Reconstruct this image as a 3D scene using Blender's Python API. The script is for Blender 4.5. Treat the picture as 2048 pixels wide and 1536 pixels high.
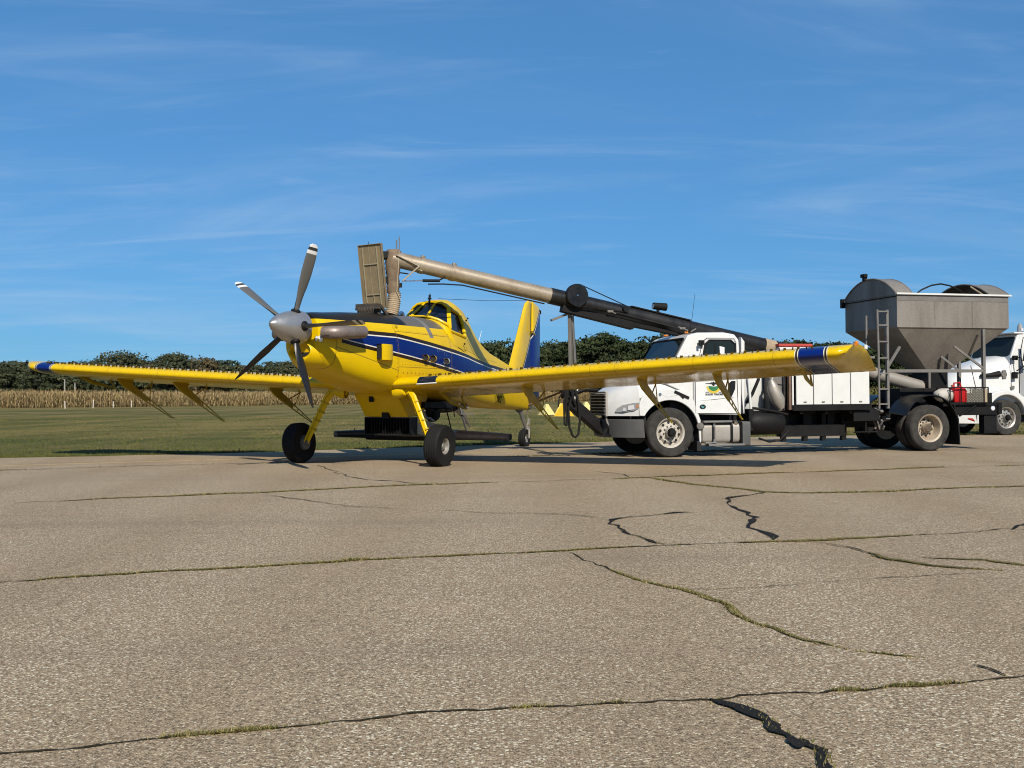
import bpy, math, random
import numpy as np
from mathutils import Vector, Matrix

# ------------------------------------------------------------------ scene, camera, light
for o in list(bpy.data.objects):
    bpy.data.objects.remove(o, do_unlink=True)
scene = bpy.context.scene
COL = scene.collection
R = math.radians
TILT = 0.0081            # the apron rises gently to the right
SUN_ELEV, SUN_AZ = 37.0, 14.0

cam_data = bpy.data.cameras.new('camera')
cam = bpy.data.objects.new('camera', cam_data)
COL.objects.link(cam)
cam.location = (0, 0, 1.262)
cam.rotation_euler = (R(90.751), 0, 0)
cam_data.sensor_width = 36.0
cam_data.lens = 35.94
cam_data.clip_start = 0.1
cam_data.clip_end = 6000
scene.camera = cam

world = bpy.data.worlds.new('World')
scene.world = world
world.use_nodes = True
wt = world.node_tree
wt.nodes.clear()
w_out = wt.nodes.new('ShaderNodeOutputWorld')
w_bg = wt.nodes.new('ShaderNodeBackground')
w_sky = wt.nodes.new('ShaderNodeTexSky')
w_sky.sky_type = 'NISHITA'
w_sky.sun_disc = False
w_sky.sun_elevation = R(SUN_ELEV)
w_sky.sun_rotation = R(180 - SUN_AZ)
w_sky.altitude = 0
w_sky.air_density = 1.0
w_sky.dust_density = 0.0
w_sky.ozone_density = 8.0
w_bg.inputs['Strength'].default_value = 0.080
# thin cirrus: noise on a high flat layer (direction divided by its height)
w_tc = wt.nodes.new('ShaderNodeTexCoord')
w_sep = wt.nodes.new('ShaderNodeSeparateXYZ')
wt.links.new(w_tc.outputs['Generated'], w_sep.inputs[0])
def wm(op, a, b=None, c=None):
    n = wt.nodes.new('ShaderNodeMath'); n.operation = op
    for i, v in enumerate((a, b, c)):
        if v is None: continue
        if isinstance(v, (int, float)): n.inputs[i].default_value = v
        else: wt.links.new(v, n.inputs[i])
    return n.outputs[0]
hz = wm('ADD', wm('MAXIMUM', w_sep.outputs['Z'], 0.0), 0.12)
w_cmb = wt.nodes.new('ShaderNodeCombineXYZ')
wt.links.new(wm('DIVIDE', w_sep.outputs['X'], hz), w_cmb.inputs[0])
wt.links.new(wm('DIVIDE', w_sep.outputs['Y'], hz), w_cmb.inputs[1])
def cloud_layer(rot, scale, nscale, lo, hi, seed):
    mp = wt.nodes.new('ShaderNodeMapping')
    mp.inputs['Rotation'].default_value = (0, 0, R(rot))
    mp.inputs['Scale'].default_value = scale
    mp.inputs['Location'].default_value = (seed, seed * 1.7, 0)
    wt.links.new(w_cmb.outputs[0], mp.inputs['Vector'])
    nz = wt.nodes.new('ShaderNodeTexNoise')
    nz.inputs['Scale'].default_value = nscale
    nz.inputs['Detail'].default_value = 6
    nz.inputs['Roughness'].default_value = 0.58
    nz.inputs['Distortion'].default_value = 1.1
    wt.links.new(mp.outputs[0], nz.inputs['Vector'])
    mr = wt.nodes.new('ShaderNodeMapRange')
    mr.interpolation_type = 'SMOOTHSTEP'
    mr.inputs['From Min'].default_value = lo
    mr.inputs['From Max'].default_value = hi
    wt.links.new(nz.outputs['Fac'], mr.inputs['Value'])
    return mr.outputs[0]
cl = wm('ADD', wm('MULTIPLY', cloud_layer(24, (0.55, 1.0, 1), 0.85, 0.40, 0.85, 3.1), 0.40),
        wm('MULTIPLY', cloud_layer(-16, (0.6, 2.2, 1), 1.5, 0.48, 0.86, 8.4), 0.34))
cl = wm('ADD', cl, wm('MULTIPLY', cloud_layer(35, (0.7, 2.6, 1), 4.5, 0.60, 0.80, 5.2), 0.07))
w_mix = wt.nodes.new('ShaderNodeMix'); w_mix.data_type = 'RGBA'
wt.links.new(cl, w_mix.inputs['Factor'])
# the photograph's even, compressed blue: a soft tone curve over the whole sky
w_gam = wt.nodes.new('ShaderNodeGamma'); w_gam.inputs['Gamma'].default_value = 0.5
wt.links.new(w_sky.outputs[0], w_gam.inputs['Color'])
w_tint = wt.nodes.new('ShaderNodeMix'); w_tint.data_type = 'RGBA'; w_tint.blend_type = 'MULTIPLY'
w_tint.inputs['Factor'].default_value = 1.0
w_tint.inputs['B'].default_value = (0.80, 1.70, 2.56, 1)
wt.links.new(w_gam.outputs[0], w_tint.inputs['A'])
wt.links.new(w_tint.outputs['Result'], w_mix.inputs['A'])
w_mix.inputs['B'].default_value = (4.4, 6.0, 8.0, 1)
wt.links.new(w_mix.outputs['Result'], w_bg.inputs['Color'])
wt.links.new(w_bg.outputs[0], w_out.inputs['Surface'])

sun_data = bpy.data.lights.new('sun', 'SUN')
sun_data.energy = 5.0
sun_data.angle = R(0.53)
sun_data.color = (1.0, 0.93, 0.82)
sun = bpy.data.objects.new('sun', sun_data)
COL.objects.link(sun)
sun.location = (5, -60, 50)
sun.rotation_euler = (R(90 - SUN_ELEV), 0, R(SUN_AZ))

scene.render.engine = 'CYCLES'
scene.cycles.filter_width = 1.05
vs = scene.view_settings
vs.view_transform = 'Standard'
vs.look = 'None'
vs.exposure = 0.32
vs.gamma = 1.0

# ------------------------------------------------------------------ materials
class NT:
    def __init__(s, mat):
        s.t = mat.node_tree
    def new(s, typ, **kw):
        n = s.t.nodes.new(typ)
        for k, v in kw.items(): setattr(n, k, v)
        return n
    def put(s, sock, v):
        if v is None: return
        if isinstance(v, bpy.types.NodeSocket): s.t.links.new(v, sock)
        elif isinstance(v, tuple) and len(v) == 3 and sock.type == 'RGBA': sock.default_value = (*v, 1)
        else: sock.default_value = v
    def m(s, op, a, b=None, c=None):
        n = s.new('ShaderNodeMath', operation=op)
        for i, v in enumerate((a, b, c)): s.put(n.inputs[i], v)
        return n.outputs[0]
    def mix(s, fac, a, b, blend='MIX'):
        n = s.new('ShaderNodeMix', data_type='RGBA', blend_type=blend)
        s.put(n.inputs['Factor'], fac); s.put(n.inputs['A'], a); s.put(n.inputs['B'], b)
        return n.outputs['Result']
    def obj(s):
        return s.new('ShaderNodeTexCoord').outputs['Object']
    def sep(s, v):
        n = s.new('ShaderNodeSeparateXYZ'); s.put(n.inputs[0], v); return n.outputs
    def mapping(s, v, scale=(1, 1, 1), rot=(0, 0, 0)):
        n = s.new('ShaderNodeMapping'); s.put(n.inputs['Vector'], v)
        n.inputs['Scale'].default_value = scale; n.inputs['Rotation'].default_value = rot
        return n.outputs[0]
    def noise(s, v, scale, detail=4, rough=0.55, dist=0):
        n = s.new('ShaderNodeTexNoise'); s.put(n.inputs['Vector'], v)
        n.inputs['Scale'].default_value = scale; n.inputs['Detail'].default_value = detail
        n.inputs['Roughness'].default_value = rough; n.inputs['Distortion'].default_value = dist
        return n.outputs['Fac']
    def rng(s, v, a, b, c=0.0, d=1.0, smooth=False):
        n = s.new('ShaderNodeMapRange'); s.put(n.inputs['Value'], v)
        if smooth: n.interpolation_type = 'SMOOTHSTEP'
        n.inputs['From Min'].default_value = a; n.inputs['From Max'].default_value = b
        n.inputs['To Min'].default_value = c; n.inputs['To Max'].default_value = d
        return n.outputs[0]
    def bump(s, h, strength=0.3, dist=0.01):
        n = s.new('ShaderNodeBump'); s.put(n.inputs['Height'], h)
        n.inputs['Strength'].default_value = strength; n.inputs['Distance'].default_value = dist
        return n.outputs[0]
    def curve(s, x, pts, x0, x1, z0, z1):
        fx = s.rng(x, x0, x1)
        n = s.new('ShaderNodeFloatCurve'); s.put(n.inputs['Value'], fx)
        c = n.mapping.curves[0]
        pts = sorted(((px - x0) / (x1 - x0), (pz - z0) / (z1 - z0)) for px, pz in pts)
        c.points[0].location = pts[0]; c.points[-1].location = pts[-1]
        for p in pts[1:-1]: c.points.new(*p)
        for p in c.points: p.handle_type = 'VECTOR'
        n.mapping.update()
        return s.m('MULTIPLY_ADD', n.outputs[0], z1 - z0, z0)

def base_mat(name):
    m = bpy.data.materials.new(name); m.use_nodes = True
    n = NT(m)
    b = m.node_tree.nodes['Principled BSDF']
    return m, n, b

def pmat(name, col, rough=0.5, metal=0.0, dirt=0.25, dscale=3.0, dcol=None, coat=0.0, bump=0.0, bscale=60.0, rvar=0.15, streak=False, spec=0.5):
    m, n, b = base_mat(name)
    o = n.obj()
    v = n.mapping(o, (1.0, 1.0, 0.18)) if streak else o
    f = n.noise(v, dscale, 6, 0.65)
    f2 = n.noise(o, dscale * 9, 4, 0.6)
    dc = dcol or tuple(c * 0.55 for c in col)
    fac = n.m('MULTIPLY', n.rng(n.m('MULTIPLY_ADD', f2, 0.35, n.m('MULTIPLY', f, 0.8)), 0.42, 0.85), dirt * 2)
    c = n.mix(n.m('MINIMUM', fac, 1.0), col, dc)
    n.put(b.inputs['Base Color'], n.mix(1.0, c, (AL, AL, AL), 'MULTIPLY'))
    b.inputs['Metallic'].default_value = metal
    b.inputs['Specular IOR Level'].default_value = spec
    n.put(b.inputs['Roughness'], n.rng(f, 0.25, 0.75, max(rough - rvar, 0.02), min(rough + rvar, 1)))
    if coat:
        b.inputs['Coat Weight'].default_value = coat
        b.inputs['Coat Roughness'].default_value = 0.06
    if bump:
        n.put(b.inputs['Normal'], n.bump(n.noise(o, bscale, 4), bump, 0.005))
    return m

M = {}
AL = 0.80          # overall reflectance, set together with the exposure
YEL = (0.73, 0.478, 0.0006)
BLU = (0.002, 0.016, 0.14)
M['yellow'] = pmat('yellow_paint', YEL, 0.35, 0, 0.10, 2.2, (0.43, 0.29, 0.006), spec=0.22)
M['yellow_dull'] = pmat('yellow_weathered', (0.46, 0.325, 0.004), 0.5, 0, 0.25, 5, (0.22, 0.14, 0.02), spec=0.3)
M['white_paint'] = pmat('white_truck_paint', (0.72, 0.72, 0.70), 0.35, 0, 0.24, 2.6, (0.44, 0.42, 0.37), coat=0.15, spec=0.4)
M['white_box'] = pmat('white_box_paint', (0.68, 0.68, 0.65), 0.6, 0, 0.16, 4.5, (0.44, 0.42, 0.37), spec=0.3)
M['black'] = pmat('black_steel', (0.006, 0.006, 0.0065), 0.6, 0, 0.3, 4, (0.018, 0.016, 0.013), spec=0.18)
M['black_gloss'] = pmat('black_gloss_paint', (0.006, 0.006, 0.0065), 0.35, 0, 0.3, 3, (0.018, 0.017, 0.015), spec=0.3)
M['black_tube'] = pmat('black_boom_paint', (0.008, 0.008, 0.0085), 0.42, 0, 0.35, 3, (0.028, 0.025, 0.022), streak=True, spec=0.35)
M['rubber'] = pmat('tyre_rubber', (0.008, 0.008, 0.008), 0.8, 0, 0.3, 4, (0.022, 0.021, 0.019), bump=0.2, bscale=90, spec=0.2)
M['rubber_dusty'] = pmat('dusty_tyre_rubber', (0.022, 0.021, 0.020), 0.9, 0, 0.45, 5, (0.085, 0.079, 0.068), bump=0.2, bscale=90, spec=0.2)
M['spinner'] = pmat('polished_spinner', (0.50, 0.485, 0.465), 0.38, 0.75, 0.12, 6, (0.4, 0.39, 0.37))
M['steel'] = pmat('galvanised_steel', (0.42, 0.40, 0.37), 0.45, 0.85, 0.35, 4, (0.2, 0.18, 0.15))
M['alu'] = pmat('tank_aluminium', (0.47, 0.435, 0.385), 0.5, 0.45, 0.4, 4, (0.25, 0.21, 0.165))
M['grey_steel'] = pmat('grey_painted_steel', (0.20, 0.19, 0.175), 0.6, 0.1, 0.4, 4, (0.10, 0.085, 0.07), spec=0.3)
M['hopper'] = pmat('stainless_hopper', (0.28, 0.25, 0.213), 0.5, 0.15, 0.5, 2.2, (0.13, 0.11, 0.088), streak=True, spec=0.35)
M['tan_tube'] = pmat('worn_auger_tube', (0.47, 0.40, 0.305), 0.42, 0.4, 0.5, 3.0, (0.20, 0.145, 0.09))
M['rust'] = pmat('rusty_steel', (0.20, 0.12, 0.075), 0.75, 0.1, 0.5, 5, (0.09, 0.05, 0.03))
M['exhaust'] = pmat('heat_stained_exhaust', (0.30, 0.25, 0.225), 0.5, 0.5, 0.45, 7, (0.14, 0.095, 0.075))
M['hinge'] = pmat('dark_hatch_mechanism', (0.085, 0.070, 0.052), 0.6, 0.2, 0.5, 9, (0.03, 0.025, 0.02), spec=0.3)
M['hub_brown'] = pmat('dirty_hub', (0.14, 0.105, 0.075), 0.7, 0.1, 0.4, 8, (0.06, 0.045, 0.03), spec=0.2)
M['lid'] = pmat('olive_hatch_lid', (0.265, 0.200, 0.105), 0.6, 0.1, 0.45, 4, (0.14, 0.11, 0.07))
M['lid_rib'] = pmat('hatch_rib', (0.36, 0.30, 0.19), 0.55, 0.1, 0.3, 6)
M['canvas'] = pmat('brown_canvas', (0.23, 0.165, 0.105), 0.9, 0, 0.5, 9, (0.11, 0.075, 0.045), bump=0.6, bscale=30)
M['canvas_lite'] = pmat('tan_canvas', (0.42, 0.33, 0.22), 0.9, 0, 0.4, 9, (0.2, 0.14, 0.08), bump=0.5, bscale=30)
M['rope'] = pmat('pale_rope', (0.5, 0.42, 0.3), 0.9, 0, 0.3, 20)
M['rim_white'] = pmat('dirty_white_rim', (0.56, 0.52, 0.455), 0.6, 0.0, 0.45, 6, (0.30, 0.235, 0.165))
M['rim_tan'] = pmat('dusty_rim', (0.50, 0.42, 0.32), 0.55, 0.1, 0.4, 6, (0.25, 0.18, 0.11))
M['rim_alu'] = pmat('aircraft_rim', (0.5, 0.48, 0.44), 0.4, 0.6, 0.35, 8, (0.3, 0.27, 0.23))
M['chrome'] = pmat('chrome', (0.8, 0.8, 0.8), 0.12, 1.0, 0.05, 4)
M['bumper'] = pmat('grey_plastic_bumper', (0.085, 0.085, 0.083), 0.55, 0, 0.35, 3, (0.13, 0.122, 0.108), spec=0.3)
M['red'] = pmat('red_plastic', (0.42, 0.008, 0.010), 0.5, 0, 0.15, 4, spec=0.3)
M['red_paint'] = pmat('faded_red_paint', (0.48, 0.05, 0.035), 0.6, 0, 0.3, 4)
M['orange_lens'] = pmat('amber_lens', (0.7, 0.22, 0.03), 0.2, 0, 0.05, 4)
M['sack'] = pmat('pale_sack', (0.55, 0.52, 0.46), 0.95, 0, 0.45, 6, (0.28, 0.25, 0.2), bump=0.8, bscale=14)
M['mesh'] = pmat('expanded_mesh', (0.44, 0.41, 0.33), 0.6, 0.4, 0.3, 10)
M['lens_clear'] = pmat('clear_lamp', (0.85, 0.86, 0.88), 0.1, 0.3, 0.05, 4)
M['blade_black'] = pmat('blade_black_face', (0.010, 0.011, 0.013), 0.45, 0, 0.1, 4)
M['dark_hole'] = pmat('dark_opening', (0.006, 0.006, 0.006), 0.8, 0, 0.1, 4)
M['white_trim'] = pmat('white_lettering', (0.8, 0.8, 0.76), 0.5, 0, 0.1, 4)
M['stake'] = pmat('weathered_white_stake', (0.72, 0.66, 0.56), 0.8, 0, 0.3, 6)
M['pole'] = pmat('grey_wood_pole', (0.33, 0.31, 0.28), 0.85, 0, 0.3, 6)
M['green_print'] = pmat('green_print', (0.02, 0.17, 0.06), 0.5, 0, 0.05, 4)
M['gold_print'] = pmat('gold_print', (0.62, 0.46, 0.03), 0.5, 0, 0.05, 4)
M['dark_print'] = pmat('dark_print', (0.022, 0.022, 0.022), 0.9, 0, 0.05, 4, spec=0.02)
M['teal_print'] = pmat('teal_print', (0.10, 0.32, 0.32), 0.5, 0, 0.05, 4)
M['marker'] = pmat('yellow_marker_plastic', (0.80, 0.50, 0.02), 0.5, 0, 0.15, 4)
M['marker_pale'] = pmat('faded_marker_plastic', (0.72, 0.60, 0.22), 0.5, 0, 0.2, 4)
M['grey_decal'] = pmat('faint_grey_lettering', (0.07, 0.12, 0.28), 0.5, 0, 0.05, 4)

def glass_mat(name, col, tr=0.0, rough=0.03, ior=1.42):
    m, n, b = base_mat(name)
    b.inputs['Base Color'].default_value = (*col, 1)
    b.inputs['Roughness'].default_value = rough
    b.inputs['IOR'].default_value = ior
    b.inputs['Transmission Weight'].default_value = tr
    return m
M['glass_dark'] = glass_mat('opaque_dark_glass', (0.008, 0.012, 0.022))  # opaque panes, the dark of the cockpit interior is put into the colour
M['glass_truck'] = glass_mat('truck_glass', (0.012, 0.018, 0.017), ior=1.28)
M['glass_lamp'] = glass_mat('lamp_glass', (0.25, 0.25, 0.25))

# yellow fuselage with its painted stripes (paint laid out on the aircraft's own x / z)
def fuselage_mat():
    m, n, b = base_mat('fuselage_paint')
    o = n.obj(); s = n.sep(o); x, y, z = s['X'], s['Y'], s['Z']
    zu = n.curve(x, [(-8.5, 1.72), (-6.0, 1.84), (-4.35, 1.95), (-2.72, 2.13), (-1.11, 2.295), (0.04, 2.40), (1.3, 2.405), (1.75, 2.39), (2.5, 2.38)], -8.5, 2.5, 1.3, 2.5)
    zl = n.curve(x, [(-8.5, 1.55), (-6.0, 1.60), (-4.35, 1.66), (-2.72, 1.80), (-1.11, 2.00), (0.04, 2.125), (1.3, 2.28), (1.75, 2.345), (2.5, 2.43)], -8.5, 2.5, 1.1, 2.5)
    def between(v, lo, hi):
        return n.m('MULTIPLY', n.m('GREATER_THAN', v, lo), n.m('LESS_THAN', v, hi))
    du = n.m('SUBTRACT', z, zu)
    dl = n.m('SUBTRACT', zl, z)
    low = n.m('LESS_THAN', x, 1.62)
    blue = n.m('MULTIPLY', n.m('MULTIPLY', n.m('LESS_THAN', du, 0.0), n.m('LESS_THAN', dl, 0.0)), low)
    white = n.m('MULTIPLY', n.m('MAXIMUM', between(du, 0.0, 0.022), between(dl, 0.0, 0.020)), low)
    black = n.m('MULTIPLY', n.m('MAXIMUM', between(du, 0.022, 0.092), between(dl, 0.020, 0.085)), low)
    dirt = n.noise(n.mapping(o, (1, 1, 1)), 2.4, 7, 0.68)
    fine = n.noise(o, 38, 3, 0.6)
    yel = n.mix(n.rng(dirt, 0.5, 0.8, 0, 0.35), YEL, (0.43, 0.30, 0.006))
    yel = n.mix(n.rng(fine, 0.64, 0.78, 0, 0.45), yel, (0.30, 0.20, 0.015))
    streak = n.noise(n.mapping(o, (0.5, 1.0, 5.0), (0, R(-9), 0)), 2.2, 6, 0.7)
    yel = n.mix(n.rng(streak, 0.55, 0.80, 0, 0.40), yel, (0.34, 0.215, 0.012))
    c = n.mix(black, yel, (0.022, 0.012, 0.006))
    c = n.mix(white, c, (0.75, 0.70, 0.58))
    c = n.mix(blue, c, BLU)
    # black anti-glare top and the grey deck behind the hatch
    top = n.m('MULTIPLY', n.m('GREATER_THAN', z, n.m('ADD', n.m('MULTIPLY', x, -0.012), 2.665)), n.m('GREATER_THAN', x, -2.05))
    grey = n.rng(x, -0.55, -0.45, 1, 0)
    tc = n.mix(grey, (0.014, 0.013, 0.012), (0.13, 0.115, 0.095))
    c = n.mix(top, c, tc)
    strap = n.m('MULTIPLY', between(x, -1.36, -1.20), n.m('GREATER_THAN', z, 2.47))
    c = n.mix(strap, c, (0.20, 0.185, 0.165))
    # panel seams
    def seam(v, at, w=0.005): return n.m('LESS_THAN', n.m('ABSOLUTE', n.m('SUBTRACT', v, at)), w * 1.5)
    sides = n.m('LESS_THAN', z, 2.40)
    sm = n.m('MULTIPLY', seam(x, 0.04), n.m('LESS_THAN', z, 2.65))
    sm = n.m('MAXIMUM', sm, n.m('MULTIPLY', seam(x, -2.02), n.m('LESS_THAN', z, 2.7)))
    sm = n.m('MAXIMUM', sm, n.m('MULTIPLY', seam(z, 1.86, 0.004), between(x, -2.3, 0.04)))
    sm = n.m('MAXIMUM', sm, n.m('MULTIPLY', seam(z, 2.53, 0.004), between(x, -2.02, 0.04)))
    sm = n.m('MAXIMUM', sm, n.m('MULTIPLY', seam(n.m('MULTIPLY_ADD', x, -0.22, z), 1.78, 0.005), between(x, 0.04, 1.75)))
    sm = n.m('MAXIMUM', sm, n.m('MULTIPLY', seam(x, 1.75, 0.005), n.m('LESS_THAN', z, 2.6)))
    c = n.mix(n.m('MULTIPLY', sm, 0.8), c, (0.16, 0.09, 0.01))
    riv = n.m('MULTIPLY', between(n.m('FRACT', n.m('MULTIPLY', x, 11.0)), 0.0, 0.22), n.m('MAXIMUM', between(z, 1.895, 1.912), between(z, 2.545, 2.56)))
    riv = n.m('MULTIPLY', riv, between(x, -2.3, 0.0))
    riv2 = n.m('MULTIPLY', between(n.m('FRACT', n.m('MULTIPLY', z, 12.0)), 0.0, 0.25), n.m('MAXIMUM', seam(x, 0.08, 0.006), seam(x, -2.06, 0.006)))
    riv = n.m('MAXIMUM', riv, n.m('MULTIPLY', riv2, n.m('LESS_THAN', z, 2.6)))
    riv3 = n.m('MULTIPLY', between(n.m('FRACT', n.m('MULTIPLY', x, 7.0)), 0.0, 0.25), between(z, 1.735, 1.76))
    riv = n.m('MAXIMUM', riv, n.m('MULTIPLY', riv3, between(x, -2.6, 0.0)))
    c = n.mix(n.m('MULTIPLY', riv, 0.75), c, (0.12, 0.07, 0.01))
    n.put(b.inputs['Base Color'], n.mix(1.0, c, (AL, AL, AL), 'MULTIPLY'))
    n.put(b.inputs['Roughness'], n.rng(dirt, 0.3, 0.8, 0.26, 0.5))
    b.inputs['Specular IOR Level'].default_value = 0.22
    n.put(b.inputs['Normal'], n.bump(n.noise(o, 3.0, 3), 0.10, 0.02))
    return m
M['fuselage'] = fuselage_mat()

def wing_mat():
    m, n, b = base_mat('wing_paint')
    o = n.obj(); s = n.sep(o); x, z = s['X'], s['Z']
    y = n.m('ABSOLUTE', s['Y'])
    def between(v, lo, hi):
        return n.m('MULTIPLY', n.m('GREATER_THAN', v, lo), n.m('LESS_THAN', v, hi))
    dirt = n.noise(n.mapping(o, (0.6, 1.6, 1)), 2.0, 7, 0.7)
    bugs = n.noise(o, 55, 2, 0.5)
    le = n.rng(x, -0.35, 0.05, 0, 1)
    c = n.mix(n.rng(dirt, 0.48, 0.8, 0, 0.4), YEL, (0.40, 0.27, 0.010))
    c = n.mix(n.m('MULTIPLY', n.rng(bugs, 0.60, 0.70), n.m('MULTIPLY', le, 0.7)), c, (0.16, 0.10, 0.02))
    c = n.mix(n.m('MAXIMUM', between(y, 8.03, 8.09), between(y, 8.47, 8.53)), c, (0.70, 0.66, 0.5))
    c = n.mix(n.m('MAXIMUM', between(y, 8.045, 8.075), between(y, 8.485, 8.515)), c, (0.03, 0.02, 0.01))
    c = n.mix(between(y, 8.09, 8.47), c, BLU)
    def seam(v, at, w): return n.m('LESS_THAN', n.m('ABSOLUTE', n.m('SUBTRACT', v, at)), w)
    sm = n.m('MAXIMUM', seam(x, -1.48, 0.009), seam(x, -0.55, 0.003))
    for yy in (1.9, 3.2, 4.6, 5.05, 6.4, 7.7):
        sm = n.m('MAXIMUM', sm, seam(y, yy, 0.003))
    c = n.mix(n.m('MULTIPLY', sm, 0.75), c, (0.09, 0.055, 0.01))
    n.put(b.inputs['Base Color'], n.mix(1.0, c, (AL, AL, AL), 'MULTIPLY'))
    n.put(b.inputs['Roughness'], n.rng(dirt, 0.3, 0.8, 0.08, 0.30))
    b.inputs['Specular IOR Level'].default_value = 0.30
    n.put(b.inputs['Normal'], n.bump(n.noise(n.mapping(o, (1.0, 2.2, 1)), 1.1, 2), 0.10, 0.02))
    return m
M['wing'] = wing_mat()

def fin_mat():
    m, n, b = base_mat('fin_paint')
    o = n.obj(); s = n.sep(o); x, z = s['X'], s['Z']
    d = n.m('ADD', n.m('ADD', x, 7.16), n.m('MULTIPLY', n.m('SUBTRACT', z, 2.0), 0.80))   # <0 aft of the line
    f = n.noise(o, 3, 5, 0.6)
    c = n.mix(n.rng(f, 0.5, 0.8, 0, 0.25), YEL, (0.42, 0.29, 0.01))
    c = n.mix(n.m('LESS_THAN', d, 0.09), c, (0.02, 0.012, 0.008))
    c = n.mix(n.m('LESS_THAN', d, 0.03), c, (0.7, 0.66, 0.55))
    c = n.mix(n.m('LESS_THAN', d, 0.0), c, BLU)
    n.put(b.inputs['Base Color'], n.mix(1.0, c, (AL, AL, AL), 'MULTIPLY'))
    b.inputs['Roughness'].default_value = 0.35
    b.inputs['Coat Weight'].default_value = 0.3
    return m
M['fin'] = fin_mat()

def blade_mat():
    m, n, b = base_mat('blade_grey_face')
    z = n.sep(n.obj())['Z']
    def between(v, lo, hi):
        return n.m('MULTIPLY', n.m('GREATER_THAN', v, lo), n.m('LESS_THAN', v, hi))
    c = n.mix(n.m('MAXIMUM', between(z, 1.285, 1.345), n.m('GREATER_THAN', z, 1.40)), (0.115, 0.112, 0.10), (0.72, 0.71, 0.67))
    c = n.mix(between(z, 1.345, 1.40), c, (0.03, 0.03, 0.03))
    n.put(b.inputs['Base Color'], n.mix(1.0, c, (AL, AL, AL), 'MULTIPLY'))
    b.inputs['Roughness'].default_value = 0.4
    return m
M['blade'] = blade_mat()

def asphalt_mat():
    m, n, b = base_mat('weathered_asphalt')
    o = n.obj()
    def vor(sc, rnd=1.0):
        v = n.new('ShaderNodeTexVoronoi'); n.put(v.inputs['Vector'], o); v.inputs['Scale'].default_value = sc
        h = n.new('ShaderNodeSeparateColor'); n.put(h.inputs[0], v.outputs['Color'])
        return v.outputs['Distance'], h.outputs
    d1, h1 = vor(96); d2, h2 = vor(60); 
    big = n.noise(o, 0.35, 5, 0.6); mid = n.noise(o, 2.2, 6, 0.65); fine = n.noise(o, 60, 5, 0.75)
    grit = n.noise(o, 150, 3, 0.7)
    binder = n.mix(mid, (0.270, 0.197, 0.120), (0.381, 0.283, 0.177))
    ramp = n.new('ShaderNodeValToRGB'); n.put(ramp.inputs[0], h1[0])
    cr = ramp.color_ramp; cr.elements[0].color = (0.104, 0.074, 0.043, 1); cr.elements[1].color = (0.920, 0.828, 0.575, 1)
    for p, c in ((0.30, (0.236, 0.171, 0.105, 1)), (0.62, (0.416, 0.318, 0.204, 1)), (0.86, (0.583, 0.455, 0.301, 1))):
        e = cr.elements.new(p); e.color = c
    k = n.rng(d1, 0.62, 0.40)
    c = n.mix(n.m('MULTIPLY', k, 0.9), binder, ramp.outputs[0])
    k2 = n.m('MULTIPLY', n.rng(h2[2], 0.70, 0.78), n.rng(d2, 0.48, 0.34))
    c = n.mix(n.m('MULTIPLY', k2, 0.85), c, n.mix(h2[0], (0.499, 0.374, 0.243), (0.920, 0.880, 0.665)))
    c = n.mix(n.rng(fine, 0.515, 0.60, 0, 0.9), c, (0.086, 0.063, 0.038))
    c = n.mix(n.rng(grit, 0.56, 0.68, 0, 0.75), c, (0.860, 0.709, 0.511))
    c = n.mix(n.rng(big, 0.48, 0.72, 0, 0.22), c, (0.180, 0.133, 0.089))
    st = n.noise(n.mapping(o, (0.45, 1.5, 1), (0, 0, R(-10))), 0.8, 6, 0.7, 1.0)
    c = n.mix(n.rng(st, 0.58, 0.78, 0, 0.35), c, (0.152, 0.114, 0.077))
    fl = n.noise(n.mapping(o, (1.0, 2.4, 1), (0, 0, R(8))), 5.5, 3, 0.6)
    c = n.mix(n.rng(fl, 0.735, 0.765, 0, 0.75), c, (0.079, 0.060, 0.046))
    lane = n.noise(n.mapping(o, (0.05, 0.55, 1), (0, 0, R(-11))), 1.0, 5, 0.6, 0.4)
    c = n.mix(n.rng(lane, 0.52, 0.70, 0, 0.30), c, (0.158, 0.125, 0.100))
    pink = n.noise(o, 1.1, 3, 0.5)
    c = n.mix(n.rng(pink, 0.60, 0.75, 0, 0.18), c, (0.471, 0.294, 0.204))
    n.put(b.inputs['Base Color'], n.mix(1.0, c, (AL, AL, AL), 'MULTIPLY'))
    b.inputs['Roughness'].default_value = 0.95
    b.inputs['Specular IOR Level'].default_value = 0.12
    h = n.m('ADD', n.m('MULTIPLY', d1, -0.7), n.m('MULTIPLY', fine, -0.8))
    n.put(b.inputs['Normal'], n.bump(h, 0.55, 0.006))
    return m
M['asphalt'] = asphalt_mat()
M['crack'] = pmat('open_crack', (0.022, 0.018, 0.012), 0.95, 0, 0.5, 8, (0.06, 0.048, 0.024), spec=0.1)
M['moss'] = pmat('crack_moss', (0.175, 0.140, 0.062), 0.98, 0, 0.6, 14, (0.095, 0.092, 0.028), bump=0.8, bscale=120, spec=0.05)
M['vortex'] = pmat('vortex_tab_paint', (0.10, 0.06, 0.008), 0.95, 0, 0.4, 2, (0.012, 0.010, 0.008), spec=0.02)
M['tar'] = pmat('tar_filler', (0.012, 0.0115, 0.011), 0.85, 0, 0.4, 8, (0.035, 0.031, 0.026), bump=0.5, bscale=40, spec=0.12)
M['yellow_line'] = pmat('worn_yellow_marking', (0.72, 0.50, 0.17), 0.9, 0, 0.4, 4, (0.50, 0.38, 0.22), spec=0.1)

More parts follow.
